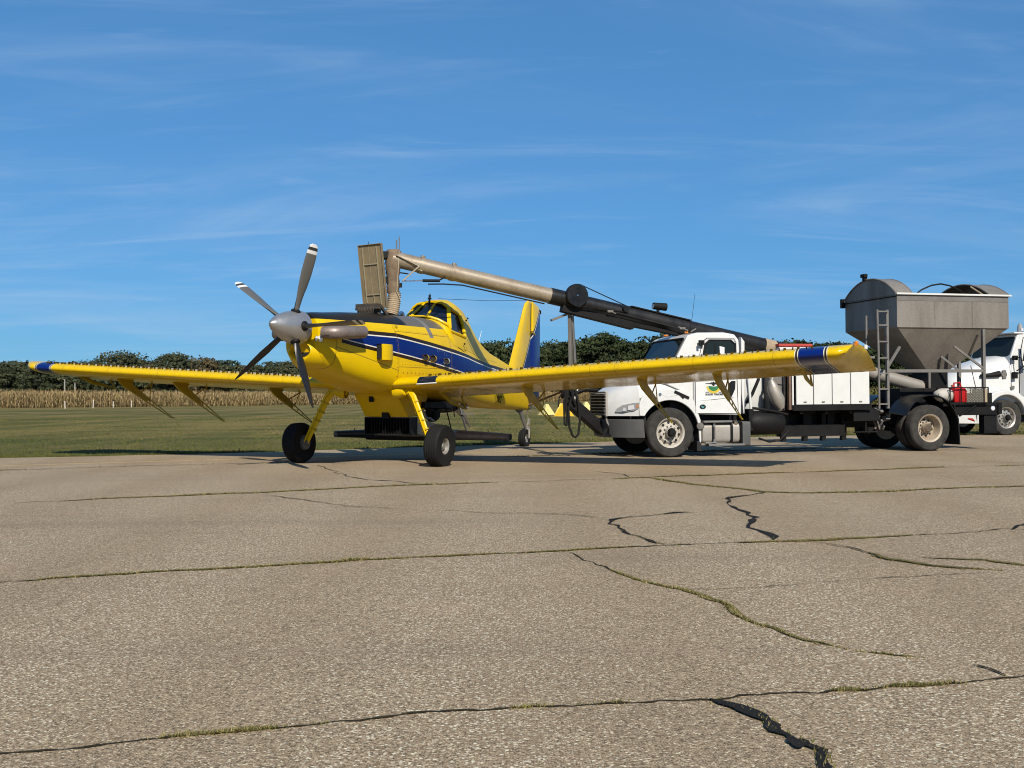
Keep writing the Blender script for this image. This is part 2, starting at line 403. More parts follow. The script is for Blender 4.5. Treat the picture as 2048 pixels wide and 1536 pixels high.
def grass_ground_mat():
    m, n, b = base_mat('mown_grass')
    o = n.obj()
    a = n.noise(n.mapping(o, (0.035, 0.16, 1), (0, 0, R(12))), 1.6, 7, 0.6, 0.6)
    stripes = n.noise(n.mapping(o, (0.42, 0.02, 1), (0, 0, R(-14))), 1.2, 3, 0.5)
    f = n.noise(o, 2.6, 6, 0.7)
    ff = n.noise(o, 22, 4, 0.7)
    s = n.sep(o)
    far = n.rng(s['Y'], 26, 40, 0.0, 1.0)
    dry = n.m('ADD', n.m('MULTIPLY', n.rng(a, 0.42, 0.58), 0.75), n.m('MULTIPLY', n.rng(stripes, 0.46, 0.57), 0.55))
    dry = n.m('ADD', n.m('MULTIPLY', dry, n.m('MULTIPLY_ADD', far, 0.65, 0.35)), n.m('MULTIPLY', n.m('SUBTRACT', f, 0.5), 0.8))
    c = n.mix(n.m('MINIMUM', n.m('MAXIMUM', dry, 0.0), 1.0), (0.078, 0.090, 0.022), (0.250, 0.188, 0.070))
    c = n.mix(n.rng(ff, 0.35, 0.7, 0, 0.4), c, (0.048, 0.050, 0.014))
    n.put(b.inputs['Base Color'], n.mix(1.0, c, (AL, AL, AL), 'MULTIPLY'))
    b.inputs['Roughness'].default_value = 0.95
    b.inputs['Specular IOR Level'].default_value = 0.1
    n.put(b.inputs['Normal'], n.bump(ff, 0.8, 0.04))
    return m
M['grass_ground'] = grass_ground_mat()

def leafy_mat(name, c1, c2, c3=None, rough=0.75, trans=0.0):
    """colour varies per leaf card through the 'tint' face attribute"""
    m, n, b = base_mat(name)
    at = n.new('ShaderNodeAttribute'); at.attribute_name = 'tint'
    f = at.outputs['Fac']
    c = n.mix(n.rng(f, 0, 0.6), c1, c2)
    if c3: c = n.mix(n.rng(f, 0.6, 1.0), c, c3)
    n.put(b.inputs['Base Color'], n.mix(1.0, c, (AL, AL, AL), 'MULTIPLY'))
    b.inputs['Roughness'].default_value = rough
    b.inputs['Specular IOR Level'].default_value = 0.25
    return m
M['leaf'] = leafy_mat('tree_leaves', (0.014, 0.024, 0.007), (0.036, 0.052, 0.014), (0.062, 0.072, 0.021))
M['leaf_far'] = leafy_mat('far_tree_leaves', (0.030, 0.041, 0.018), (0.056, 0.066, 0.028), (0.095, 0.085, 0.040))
M['leaf_brown'] = leafy_mat('turning_leaves', (0.050, 0.042, 0.018), (0.088, 0.066, 0.027), (0.12, 0.085, 0.035))
M['corn'] = leafy_mat('drying_corn', (0.22, 0.15, 0.06), (0.44, 0.32, 0.15), (0.26, 0.215, 0.08))
M['grass'] = leafy_mat('grass_blades', (0.075, 0.090, 0.018), (0.125, 0.122, 0.030), (0.27, 0.20, 0.08))
M['weed'] = leafy_mat('crack_weeds', (0.105, 0.115, 0.024), (0.20, 0.168, 0.052), (0.34, 0.26, 0.125))
M['bark'] = pmat('bark', (0.07, 0.055, 0.04), 0.9, 0, 0.4, 3)

# ------------------------------------------------------------------ mesh builder
class MB:
    def __init__(s): s.v = []; s.f = []; s.mi = []; s.cur = 0
    def add(s, vs, fs):
        b = len(s.v); s.v += [tuple(p) for p in vs]
        for q in fs: s.f.append(tuple(b + i for i in q)); s.mi.append(s.cur)
        return s
    def box(s, c, d, rot=None):
        hx, hy, hz = d[0] / 2, d[1] / 2, d[2] / 2
        vs = [Vector((x, y, z)) for x in (-hx, hx) for y in (-hy, hy) for z in (-hz, hz)]
        if rot is not None: vs = [rot @ p for p in vs]
        c = Vector(c)
        return s.add([c + p for p in vs], [(0, 1, 3, 2), (4, 6, 7, 5), (0, 4, 5, 1), (2, 3, 7, 6), (0, 2, 6, 4), (1, 5, 7, 3)])
    def b2(s, lo, hi):
        return s.box([(a + b) / 2 for a, b in zip(lo, hi)], [b - a for a, b in zip(lo, hi)])
    def bar(s, p0, p1, w, h, up=(0, 0, 1)):
        p0, p1 = Vector(p0), Vector(p1); d = (p1 - p0); L = d.length; d.normalize()
        up = Vector(up); sd = d.cross(up)
        if sd.length < 1e-4: sd = d.cross(Vector((1, 0, 0)))
        sd.normalize(); u = sd.cross(d)
        rot = Matrix((d, sd, u)).transposed()
        return s.box((p0 + p1) / 2, (L, w, h), rot)
    @staticmethod
    def frame(d):
        d = Vector(d).normalized()
        a = Vector((0, 0, 1)) if abs(d.z) < 0.9 else Vector((1, 0, 0))
        u = d.cross(a).normalized(); w = u.cross(d).normalized()
        return u, w
    def tube(s, pts, r, n=10, caps=True, ell=1.0):
        pts = [Vector(p) for p in pts]
        rs = r if isinstance(r, (list, tuple)) else [r] * len(pts)
        rings = []
        u = w = None
        for i, p in enumerate(pts):
            if i == 0: d = pts[1] - p
            elif i == len(pts) - 1: d = p - pts[i - 1]
            else: d = (pts[i + 1] - p).normalized() + (p - pts[i - 1]).normalized()
            if u is None: u, w = s.frame(d)
            else:
                dn = d.normalized(); u = (u - dn * u.dot(dn)).normalized(); w = u.cross(dn).normalized()
            rings.append([p + (u * math.cos(a) * ell + w * math.sin(a)) * rs[i] for a in [2 * math.pi * k / n for k in range(n)]])
        return s.loft(rings, True, caps, caps)
    def loft(s, rings, closed=True, cap0=True, cap1=True):
        n = len(rings[0]); vs = [p for r_ in rings for p in r_]; fs = []
        for i in range(len(rings) - 1):
            for k in range(n if closed else n - 1):
                k2 = (k + 1) % n
                fs.append((i * n + k, i * n + k2, (i + 1) * n + k2, (i + 1) * n + k))
        if cap0: fs.append(tuple(range(n - 1, -1, -1)))
        if cap1: fs.append(tuple((len(rings) - 1) * n + k for k in range(n)))
        return s.add(vs, fs)
    def lathe(s, prof, o, axis, n=32, cap0=False, cap1=False):
        """prof: list of (radius, distance along axis)"""
        o = Vector(o); ax = Vector(axis).normalized(); u, w = s.frame(ax)
        rings = [[o + ax * h + (u * math.cos(2 * math.pi * k / n) + w * math.sin(2 * math.pi * k / n)) * r for k in range(n)] for r, h in prof]
        return s.loft(rings, True, cap0, cap1)
    def prism(s, poly, fn0, fn1):
        """poly: 2D outline; fn0/fn1 map (a,b) to the two 3D faces"""
        n = len(poly)
        vs = [fn0(*p) for p in poly] + [fn1(*p) for p in poly]
        fs = [tuple(range(n - 1, -1, -1)), tuple(range(n, 2 * n))]
        fs += [(k, (k + 1) % n, n + (k + 1) % n, n + k) for k in range(n)]
        return s.add(vs, fs)
    def xz(s, poly, y0, y1):
        return s.prism(poly, lambda a, b: (a, y0, b), lambda a, b: (a, y1, b))
    def build(s, name, mats, parent=None, smooth=35, bevel=0.0, label=None, kind=None):
        me = bpy.data.meshes.new(name)
        me.from_pydata([tuple(p) for p in s.v], [], s.f)
        mats = mats if isinstance(mats, (list, tuple)) else [mats]
        for m_ in mats: me.materials.append(M[m_])
        me.polygons.foreach_set('material_index', s.mi)
        import bmesh
        bm = bmesh.new(); bm.from_mesh(me)
        bmesh.ops.recalc_face_normals(bm, faces=bm.faces)
        bm.to_mesh(me); bm.free()
        if smooth:
            me.polygons.foreach_set('use_smooth', [True] * len(me.polygons))
            me.set_sharp_from_angle(angle=R(smooth))
        ob = bpy.data.objects.new(name, me)
        COL.objects.link(ob)
        if parent: ob.parent = parent
        if bevel:
            bv = ob.modifiers.new('bevel', 'BEVEL'); bv.width = bevel; bv.segments = 2
            bv.limit_method = 'ANGLE'; bv.angle_limit = R(40)
            bv.harden_normals = True
        if label: ob['label'] = label
        if kind: ob['kind'] = kind
        return ob

def tag(o, label, cat, group=None, kind=None):
    if label: o['label'] = label
    if cat: o['category'] = cat
    if group: o['group'] = group
    if kind: o['kind'] = kind
    return o
def empty(name, loc, rz=0.0, tilt=0.0):
    o = bpy.data.objects.new(name, None); COL.objects.link(o)
    o.empty_display_size = 0.3
    mat = Matrix.Translation(Vector(loc)) @ Matrix.Rotation(-tilt, 4, 'Y') @ Matrix.Rotation(rz, 4, 'Z')
    o.matrix_world = mat
    return o
def copy_part(o, parent, loc=None, rot=None):
    c = o.copy(); COL.objects.link(c); c.parent = parent
    if loc is not None: c.location = loc
    if rot is not None: c.rotation_euler = rot
    for ch in [q for q in bpy.data.objects if q.parent == o]:
        d = ch.copy(); COL.objects.link(d); d.parent = c
    return c
def np_mesh(name, V, F, mat, parent=None, tint=None, nper=4):
    """fast mesh from arrays, F is (k, nper)"""
    me = bpy.data.meshes.new(name)
    V = np.asarray(V, dtype=np.float32); F = np.asarray(F, dtype=np.int32)
    me.vertices.add(len(V)); me.vertices.foreach_set('co', V.ravel())
    me.loops.add(F.size); me.loops.foreach_set('vertex_index', F.ravel())
    me.polygons.add(len(F))
    me.polygons.foreach_set('loop_start', np.arange(0, F.size, nper, dtype=np.int32))
    me.polygons.foreach_set('loop_total', np.full(len(F), nper, dtype=np.int32))
    if tint is not None:
        a = me.attributes.new('tint', 'FLOAT', 'FACE'); a.data.foreach_set('value', np.asarray(tint, dtype=np.float32))
    me.materials.append(M[mat]); me.update(calc_edges=True)
    ob = bpy.data.objects.new(name, me); COL.objects.link(ob)
    if parent: ob.parent = parent
    return ob

# ------------------------------------------------------------------ ground
EDGE = [(-120, -4.0), (-60, 11.2), (-30, 18.4), (-11.45, 22.85), (-9.41, 23.34), (-7.89, 23.8), (-5.41, 24.75), (-4.79, 25.3), (-2.87, 26.22), (-0.32, 27.35), (1.03, 27.9), (3.2, 28.98), (7.32, 31.2), (10.57, 31.7), (13.0, 31.45), (16.0, 31.3), (30, 31.5), (120, 31.5)]
ex = np.array([p[0] for p in EDGE]); ey = np.array([p[1] for p in EDGE])
def edge_y(X): return np.interp(X, ex, ey)
def sstep(t): t = np.clip(t, 0, 1); return t * t * (3 - 2 * t)
def ground_z(X, Y):
    X = np.asarray(X, float); Y = np.asarray(Y, float)
    near = TILT * np.clip(X, -40, 40)
    farz = -0.10 + 0.40 * sstep((Y - 150) / 110) + 0.25 * sstep((X - 5) / 40) * sstep((Y - 60) / 60)
    k = sstep((Y - 36) / 60)
    return near * (1 - k) + farz * k
gx = np.unique(np.concatenate([np.linspace(-60, 60, 61), np.array([-2500, -1200, -600, -350, -220, -150, -110, -85, 85, 110, 150, 220, 350, 600, 1200, 2500])]))
gy = np.unique(np.concatenate([np.linspace(-20, 120, 71), np.array([-1500, -400, -120, -60, 130, 140, 150, 165, 180, 200, 220, 240, 260, 300, 400, 700, 1500, 4000])]))
GX, GY = np.meshgrid(gx, gy)
GZ = ground_z(GX, GY) - 0.035
nx_, ny_ = len(gx), len(gy)
V = np.stack([GX.ravel(), GY.ravel(), GZ.ravel()], 1)
idx = np.arange(nx_ * ny_).reshape(ny_, nx_)
F = np.stack([idx[:-1, :-1].ravel(), idx[:-1, 1:].ravel(), idx[1:, 1:].ravel(), idx[1:, :-1].ravel()], 1)
ground = np_mesh('grass_field', V, F, 'grass_ground')
ground.data.polygons.foreach_set('use_smooth', [True] * len(F))
tag(ground, 'mown green and straw airfield grass beyond the apron', None, kind='structure')

# pavement sheet with a real edge
rng = np.random.default_rng(7)
pe = []
for (x0, y0), (x1, y1) in zip(EDGE[:-1], EDGE[1:]):
    k = max(1, int(math.hypot(x1 - x0, y1 - y0) / 0.35)) if -14 < x0 < 32 else 4
    for i in range(k):
        t = i / k
        pe.append((x0 + (x1 - x0) * t, y0 + (y1 - y0) * t + (rng.normal(0, 0.05) if -14 < x0 < 32 else 0)))
pe.append(EDGE[-1])
mb = MB()
tops = []; bots = []; low = []
for x, y in pe:
    tops.append((x, y, TILT * max(-40, min(40, x)))); bots.append((x, y + 0.03, TILT * max(-40, min(40, x)) - 0.10))
    low.append((x, -60.0, TILT * max(-40, min(40, x))))
n = len(pe)
mb.add(tops + bots + low, [(i, i + 1, n + i + 1, n + i) for i in range(n - 1)] + [(2 * n + i, 2 * n + i + 1, i + 1, i) for i in range(n - 1)])
pav = mb.build('pavement', 'asphalt', smooth=0)
tag(pav, 'worn tan asphalt apron with cracked joints', None, kind='structure')

# ------------------------------------------------------------------ cracks and joints in the apron
CR = {
'j1': [(-3.6, 3.2), (-1.84, 3.68), (-1.52, 3.76), (-1.12, 3.87), (-0.75, 3.98), (-0.25, 4.13), (0.16, 4.18), (0.49, 4.22), (0.83, 4.26), (1.09, 4.32), (1.45, 4.38), (1.83, 4.46), (2.29, 4.58), (4.5, 5.0)],
'j2': [(-7.5, 6.4), (-3.59, 7.17), (-2.89, 7.44), (-2.25, 7.63), (-1.26, 7.97), (-0.49, 8.16), (0.44, 8.4), (1.43, 8.72), (2.36, 8.85), (3.26, 9.05), (3.94, 9.2), (4.63, 9.51), (4.71, 9.4), (8, 10)],
'j3': [(-12, 11.2), (-6.37, 12.72), (-5.71, 12.91), (-4.73, 13.34), (-3.42, 13.86), (-2.28, 14.37), (-1.34, 14.85), (-0.18, 15.18), (1.34, 15.58), (2.22, 15.88), (3.82, 16.43), (5.62, 17.01), (7.05, 17.45), (9.01, 17.98), (14, 19)],
'j4': [(-12, 18), (-9.37, 18.71), (-8.69, 19.02), (-7.79, 19.32), (-6.71, 19.76), (-5.53, 20.06), (-4.63, 20.4), (-2.0, 21.2), (2, 22.4), (8, 24.4)],
'c1': [(0.82, 4.25), (0.9, 4.14), (0.95, 4.01), (0.98, 3.84), (1.03, 3.73), (1.04, 3.63), (1.01, 3.46), (1.0, 3.2)],
'c2': [(0.43, 8.35), (0.56, 7.9), (0.72, 7.48), (0.88, 7.02), (1.07, 6.69), (1.27, 6.24), (1.34, 5.8), (1.43, 5.55), (1.54, 5.29), (1.63, 5.16)],
'c3': [(3.3, 13.35), (2.82, 12.65), (2.58, 11.96), (2.44, 11.18), (2.52, 10.6), (2.44, 10.36), (2.37, 9.76), (2.39, 9.37), (2.34, 8.91)],
'c4': [(2.17, 15.49), (2.69, 14.64), (3.03, 13.89), (3.3, 13.35), (3.69, 13.11), (5.09, 13.4), (6.93, 13.83), (10, 14.5)],
'c5': [(1.94, 11.12), (1.41, 10.82), (1.05, 10.45), (0.95, 10.13), (1.05, 9.48), (1.22, 9.07), (1.43, 8.72)],
'c6': [(2.52, 8.81), (2.74, 8.42), (2.85, 7.91), (3.0, 7.62), (3.18, 7.43), (3.38, 7.31)],
'c7': [(-3.96, 19.57), (-3.42, 18.67), (-2.81, 16.92), (-2.2, 15.84), (-1.37, 14.86)],
'c8': [(1.07, 6.69), (1.56, 6.7), (2.3, 6.96), (3.37, 7.29)],
'c9': [(3.15, 7.89), (3.53, 7.71), (3.74, 7.47), (4.4, 7.3)],
'c10': [(-3.26, 13.49), (-2.5, 12.65), (-1.91, 12.02), (-1.28, 11.65)],
'c11': [(-0.81, 11.47), (-0.13, 11.17), (0.67, 10.88), (1.06, 10.54)],
'c12': [(1.38, 17.49), (1.75, 16.54), (1.84, 15.92)],
'c13': [(1.74, 5.03), (1.93, 4.91)], 'c14': [(2.13, 4.77), (2.16, 4.68), (2.16, 4.57)],
'c15': [(4.6, 9.45), (5.4, 10.3), (6.2, 10.2)],
'c16': [(6.9, 19.6), (8.2, 19.2), (9.4, 18.1)],
}
#        half width, tar?, weed density per metre, weed height
CW = dict(j1=(0.010, 0, 900, .030), j2=(0.011, 0, 420, .030), j3=(0.012, 0, 230, .04), j4=(0.02, 0, 90, .05), c1=(0.019, 1, 60, .02), c2=(0.009, 0, 300, .024), c3=(0.026, 1, 12, .03), c4=(0.015, 0, 220, .035), c5=(0.017, 1, 40, .025), c6=(0.011, 0, 300, .025), c7=(0.022, 1, 15, .03), c8=(0.005, 0, 40, .015), c9=(0.012, 0, 120, .02), c10=(0.010, 0, 10, .02), c11=(0.008, 0, 20, .02), c12=(0.012, 0, 100, .03), c13=(0.007, 0, 150, .018), c14=(0.006, 0, 150, .018), c15=(0.014, 1, 10, .02), c16=(0.012, 0, 60, .03))
weedV = []; weedF = []; weedT = []
def add_blade(Vl, Fl, Tl, x, y, z, h, w, ang, lean, t):
    b = len(Vl)
    cx, sy = math.cos(ang), math.sin(ang)
    lx, ly = lean * math.cos(ang + 1.3), lean * math.sin(ang + 1.3)
    Vl += [(x - cx * w, y - sy * w, z), (x + cx * w, y + sy * w, z), (x + lx * h, y + ly * h, z + h)]
    Fl.append((b, b + 1, b + 2)); Tl.append(t)
for key, pts in CR.items():
    hw, tar, dens, wh = CW[key]
    P = [Vector((x, y, 0)) for x, y in pts]
    step = max(0.03, 0.012 * P[0].y)
    line = []
    for a, b in zip(P[:-1], P[1:]):
        k = max(2, int((b - a).length / step))
        for i in range(k): line.append(a.lerp(b, i / k))
    line.append(P[-1])
    off = 0; L = []; Rr = []
    patch = np.convolve(rng.normal(0, 1, len(line) + 16), np.ones(16) / 4.0, 'same')[8:8 + len(line)]
    for i, p in enumerate(line):
        d = (line[min(i + 1, len(line) - 1)] - line[max(i - 1, 0)]).normalized()
        nrm = Vector((-d.y, d.x, 0))
        off = 0.80 * off + rng.normal(0, step * (0.30 if tar else 0.18))
        w = hw * (0.25 + abs(rng.normal(0.55, 0.38)))
        if tar: w *= 0.7 + 0.55 * max(0, min(1.5, patch[i] + 0.6))
        if i in (0, len(line) - 1): w *= 0.15
        c = p + nrm * off
        z = 0.004 + (0.0015 * (list(CR).index(key) % 5))
        wl, wr = (w * rng.uniform(0.35, 1.5), w * rng.uniform(0.35, 1.5)) if tar else (w, w)
        a, b = c - nrm * wl, c + nrm * wr
        L.append((a.x, a.y, TILT * a.x + z)); Rr.append((b.x, b.y, TILT * b.x + z))
        if dens:
            kk = rng.poisson(max(0.0, 2.4 * dens * step * max(0.0, min(2.6, dict(j1=1.0, j2=0.8, j3=0.7, c2=0.8, c4=0.6, c6=0.6).get(key, 0.2) + patch[i]))))
            for _ in range(min(kk, 90)):
                q = c + nrm * rng.normal(hw * 0.5, hw * 0.8) + d * rng.uniform(-step, step)
                h = 0.55 * wh * rng.uniform(0.2, 1.2) * (1 + 0.7 * max(0, patch[i] - 1))
                add_blade(weedV, weedF, weedT, q.x, q.y, TILT * q.x, h, 0.0022 + 0.00042 * q.y, rng.uniform(0, 6.28), rng.uniform(0.3, 1.6), min(1, abs(rng.normal(0.55, 0.3))))
    k = len(L)
    mb = MB(); mb.add(L + Rr, [(i, i + 1, k + i + 1, k + i) for i in range(k - 1)])
    if not tar and dens >= 80:
        i0 = None; segs = []
        for i in range(k):
            on = patch[i] > (-0.7 if key in ('j1', 'j2', 'j3', 'c2', 'c4', 'c6') else 0.0)
            if on and i0 is None: i0 = i
            if (not on or i == k - 1) and i0 is not None:
                if i - i0 > 3: segs.append((i0, i))
                i0 = None
        for (a_, b_) in segs:
            ml, mr = [], []
            for i in range(a_, b_):
                l_, r_ = Vector(L[i]), Vector(Rr[i]); c_ = (l_ + r_) / 2; e_ = (r_ - l_)
                if e_.length < 1e-6: continue
                e_.normalize(); t_ = (i - a_) / max(1, b_ - a_ - 1)
                w_ = (hw + 0.012) * (1.0 + 1.0 * abs(rng.normal(0, 0.7))) * (0.25 + 0.75 * math.sin(math.pi * t_) ** 0.5)
                sh = e_ * hw * 0.9
                ml.append(tuple(c_ + sh - e_ * w_ * 0.6 + Vector((0, 0, 0.0006)))); mr.append(tuple(c_ + sh + e_ * w_ + Vector((0, 0, 0.0006))))
            q = len(ml)
            if q > 2: MB().add(ml + mr, [(i, i + 1, q + i + 1, q + i) for i in range(q - 1)]).build('moss_strip', 'moss', pav, smooth=0)
    mb.build('tar_seam' if tar else 'crack', 'tar' if tar else 'crack', pav, smooth=0)
# a black tar blob near the camera
mb = MB()
ring = []
for k in range(26):
    a = 2 * math.pi * k / 26
    r_ = 0.045 * (1 + 0.22 * math.sin(3 * a + 1) + rng.normal(0, 0.06))
    ring.append((1.03 + r_ * math.cos(a) * 0.8, 3.70 + r_ * math.sin(a) * 1.1, TILT * 1.03 + 0.012))
mb.add(ring, [tuple(range(26))]); mb.build('tar_patch', 'tar', pav, smooth=0)
wd = np_mesh('crack_weeds', weedV, weedF, 'weed', None, weedT, 3)
tag(wd, 'short dry weeds and moss growing along the pavement cracks', 'weeds', kind='stuff')
# painted yellow taxi line along the far edge
mb = MB()
ln = [(-30, 13.2), (-14, 18.5), (-10.03, 20.01), (-7.99, 20.83), (-4.99, 21.97), (-1.0, 23.4), (4.0, 25.4)]
A = []; B = []
for i, (x, y) in enumerate(ln):
    A.append((x, y - 0.06, TILT * x + 0.003)); B.append((x, y + 0.06, TILT * x + 0.003))
k = len(ln); mb.add(A + B, [(i, i + 1, k + i + 1, k + i) for i in range(k - 1)])
mb.build('painted_line', 'yellow_line', pav, smooth=0)

# ------------------------------------------------------------------ grass blades along and beyond the edge
rs = np.random.default_rng(11)
def blades(xs, ys, zs, hs, ws, tints, name, mat, label):
    n = len(xs); ang = rs.uniform(0, 6.283, n); lean = rs.uniform(0, 0.8, n); la = rs.uniform(0, 6.283, n)
    c, s_ = np.cos(ang) * ws, np.sin(ang) * ws
    V = np.empty((n, 3, 3), np.float32)
    V[:, 0] = np.stack([xs - c, ys - s_, zs], 1); V[:, 1] = np.stack([xs + c, ys + s_, zs], 1)
    V[:, 2] = np.stack([xs + lean * hs * np.cos(la), ys + lean * hs * np.sin(la), zs + hs], 1)
    F = np.arange(n * 3).reshape(n, 3)
    o = np_mesh(name, V.reshape(-1, 3), F, mat, None, tints, 3)
    return tag(o, label, 'grass', kind='stuff')
n1 = 26000
xs = rs.uniform(-16, 24, n1); ys = edge_y(xs) + np.abs(rs.normal(0, 0.35, n1)) - 0.02
n2 = 120000
x2 = rs.uniform(-22, 30, n2); y2 = edge_y(x2) + 0.1 + 55 * rs.random(n2) ** 2.2
x2 *= 1 + (y2 - 24) / 60
xs = np.concatenate([xs, x2]); ys = np.concatenate([ys, y2]); n = len(xs)
hs = np.concatenate([rs.uniform(0.03, 0.10, n1), rs.uniform(0.012, 0.045, n2)])
patch = 0.5 + 0.25 * np.sin(xs * 0.9 + ys * 0.4) + 0.2 * np.sin(xs * 0.23 - ys * 1.7)
tint = np.clip(rs.normal(0.32, 0.15, n) + 0.5 * np.clip(patch - 0.3, 0, 1) * sstep((ys - 26) / 12) * 1.6, 0, 1)
blades(xs, ys, ground_z(xs, ys) - 0.036, hs, 0.006 + 0.0004 * ys, tint, 'mown_grass', 'grass', 'short mown grass blades along the apron edge')

# ------------------------------------------------------------------ corn field
def leaf_strips(base, dirs, length, width, droop, tint):
    """bent two-segment leaves: base (n,3), dirs (n,2)"""
    n = len(base)
    side = np.stack([-dirs[:, 1], dirs[:, 0], np.zeros(n)], 1) * (width / 2)[:, None]
    d3 = np.stack([dirs[:, 0], dirs[:, 1], np.zeros(n)], 1)
    mid = base + d3 * (length * 0.5)[:, None]; mid[:, 2] += length * 0.28
    tip = base + d3 * length[:, None]; tip[:, 2] -= droop * length
    V = np.empty((n, 6, 3), np.float32)
    V[:, 0] = base - side * 0.6; V[:, 1] = base + side * 0.6; V[:, 2] = mid + side; V[:, 3] = mid - side
    V[:, 4] = tip + side * 0.25; V[:, 5] = tip - side * 0.25
    k = np.arange(n)[:, None] * 6
    F = np.concatenate([k + np.array([0, 1, 2, 3]), k + np.array([3, 2, 4, 5])])
    return V.reshape(-1, 3), F, np.concatenate([tint, tint])
def field_of(line, depth, rows, spacing, hmean, name, mat, label, cat, seed):
    r = np.random.default_rng(seed)
    P = np.array(line, float); seg = np.hypot(*np.diff(P, axis=0).T); cum = np.concatenate([[0], np.cumsum(seg)])
    px, py = [], []
    for k in range(rows):
        t = np.arange(0, cum[-1], spacing) + r.uniform(0, spacing)
        X = np.interp(t, cum, P[:, 0]) + r.normal(0, 0.12, len(t)); Y = np.interp(t, cum, P[:, 1]) + depth * k / rows + r.normal(0, 0.15, len(t))
        px.append(X); py.append(Y)
    X = np.concatenate(px); Y = np.concatenate(py); n = len(X); Z = ground_z(X, Y) - 0.04
    H = np.clip(r.normal(hmean, 0.16, n), hmean * 0.6, hmean * 1.3)
    Vs, Fs, Ts = [], [], []; off = 0
    def push(V, F, T):
        nonlocal off
        Vs.append(V); Fs.append(F + off); Ts.append(T); off += len(V)
    ang = r.uniform(0, 6.283, n); w = 0.022
    c, s_ = np.cos(ang) * w, np.sin(ang) * w
    V = np.stack([np.stack([X - c, Y - s_, Z], 1), np.stack([X + c, Y + s_, Z], 1), np.stack([X + c, Y + s_, Z + H], 1), np.stack([X - c, Y - s_, Z + H], 1)], 1).reshape(-1, 3)
    push(V, np.arange(n * 4).reshape(n, 4), np.clip(r.normal(0.45, 0.2, n), 0, 1))
    for lv in range(8):
        f = 0.14 + 0.11 * lv
        b = np.stack([X, Y, Z + H * (f + r.uniform(-0.05, 0.05, n))], 1)
        a = r.uniform(0, 6.283, n); d = np.stack([np.cos(a), np.sin(a)], 1)
        V, F, T = leaf_strips(b, d, r.uniform(0.35, 0.7, n), r.uniform(0.06, 0.13, n), r.uniform(0.1, 0.75, n), np.clip(r.normal(0.42 + 0.12 * (lv < 3), 0.24, n), 0, 1))
        push(V, F, T)
    for k in range(3):
        b = np.stack([X, Y, Z + H * 0.97], 1); a = r.uniform(0, 6.283, n)
        d = np.stack([np.cos(a), np.sin(a)], 1) * 0.5
        V, F, T = leaf_strips(b, d, r.uniform(0.2, 0.32, n), np.full(n, 0.035), -r.uniform(0.6, 1.0, n), np.full(n, 0.55))
        push(V, F, T)
    o = np_mesh(name, np.concatenate(Vs), np.concatenate(Fs), mat, None, np.concatenate(Ts), 4)
    return tag(o, label, cat, kind='stuff')
CORN = [(-80, 118), (-67, 134), (-34, 183), (-8, 226), (12, 250), (40, 262)]
field_of(CORN, 9, 7, 0.30, 2.2, 'corn_field', 'corn', 'tall drying tan corn standing beyond the mown grass', 'corn', 3)
# closed soil-coloured body of the field further back, so that rows stay dense
mb = MB()
fr = [(x, y + 7.5) for x, y in CORN]; bk = [(x, y + 70) for x, y in CORN]
gz = lambda x, y: float(ground_z(x, y))
mb.add([(x, y, gz(x, y) - 0.1) for x, y in fr] + [(x, y, gz(x, y) + 1.95) for x, y in fr] + [(x, y, gz(x, y) + 2.0) for x, y in bk] + [(x, y, gz(x, y) - .1) for x, y in bk],
       [(r_ * 6 + i, r_ * 6 + i + 1, (r_ + 1) * 6 + i + 1, (r_ + 1) * 6 + i) for r_ in range(3) for i in range(5)])
cb = mb.build('corn_stand', 'corn', smooth=0)
tag(cb, 'dense inner stand of dry corn behind the front rows', 'corn', kind='stuff')
field_of([(27, 112), (42, 108), (58, 112), (80, 118)], 8, 6, 0.34, 2.1, 'weed_bank', 'weed', 'bank of tall olive weeds behind the loader truck', 'weeds', 5)

# ------------------------------------------------------------------ trees
def crown_arrays(r, H, W, n_clump, per, card, low=0.12):
    """leaf cards on uneven clumps; returns V (k*4,3), F, tint"""
    Vs = []; Ts = []
    for c in range(n_clump):
        u = r.random()
        zc = H * (low + (0.94 - low) * u)
        prof = math.sin(math.pi * min(0.97, max(0.05, 0.12 + 0.80 * u))) ** 0.6
        a = r.uniform(0, 6.283); rad = W * 0.5 * prof * math.sqrt(r.uniform(0.15, 1)) * 0.86
        cr = W * r.uniform(0.10, 0.19)
        cx, cy = rad * math.cos(a), rad * math.sin(a)
        d = r.normal(0, 1, (per, 3)); d /= np.linalg.norm(d, axis=1)[:, None]
        d[:, 2] = np.abs(d[:, 2]) * 0.9 + d[:, 2] * 0.1
        rr = cr * r.uniform(0.55, 1.15, per)[:, None]
        p = np.array([cx, cy, zc]) + d * rr * np.array([1, 1, 0.75])
        nrm = d + r.normal(0, 0.55, (per, 3)); nrm /= np.linalg.norm(nrm, axis=1)[:, None]
        t1 = np.cross(nrm, r.normal(0, 1, (per, 3))); t1 /= np.linalg.norm(t1, axis=1)[:, None]
        t2 = np.cross(nrm, t1)
        s1 = (card * r.uniform(0.5, 1.2, per))[:, None]; s2 = s1 * r.uniform(0.5, 1.0, (per, 1))
        V = np.stack([p - t1 * s1 - t2 * s2 * 0.3, p + t2 * s2, p + t1 * s1 + t2 * s2 * 0.2, p - t2 * s2], 1)
        Vs.append(V.reshape(-1, 3)); base = r.uniform(0.05, 0.75)
        Ts.append(np.clip(base + r.normal(0, 0.16, per), 0, 1))
    V = np.concatenate(Vs); k = len(V) // 4
    return V, np.arange(k * 4).reshape(k, 4), np.concatenate(Ts)
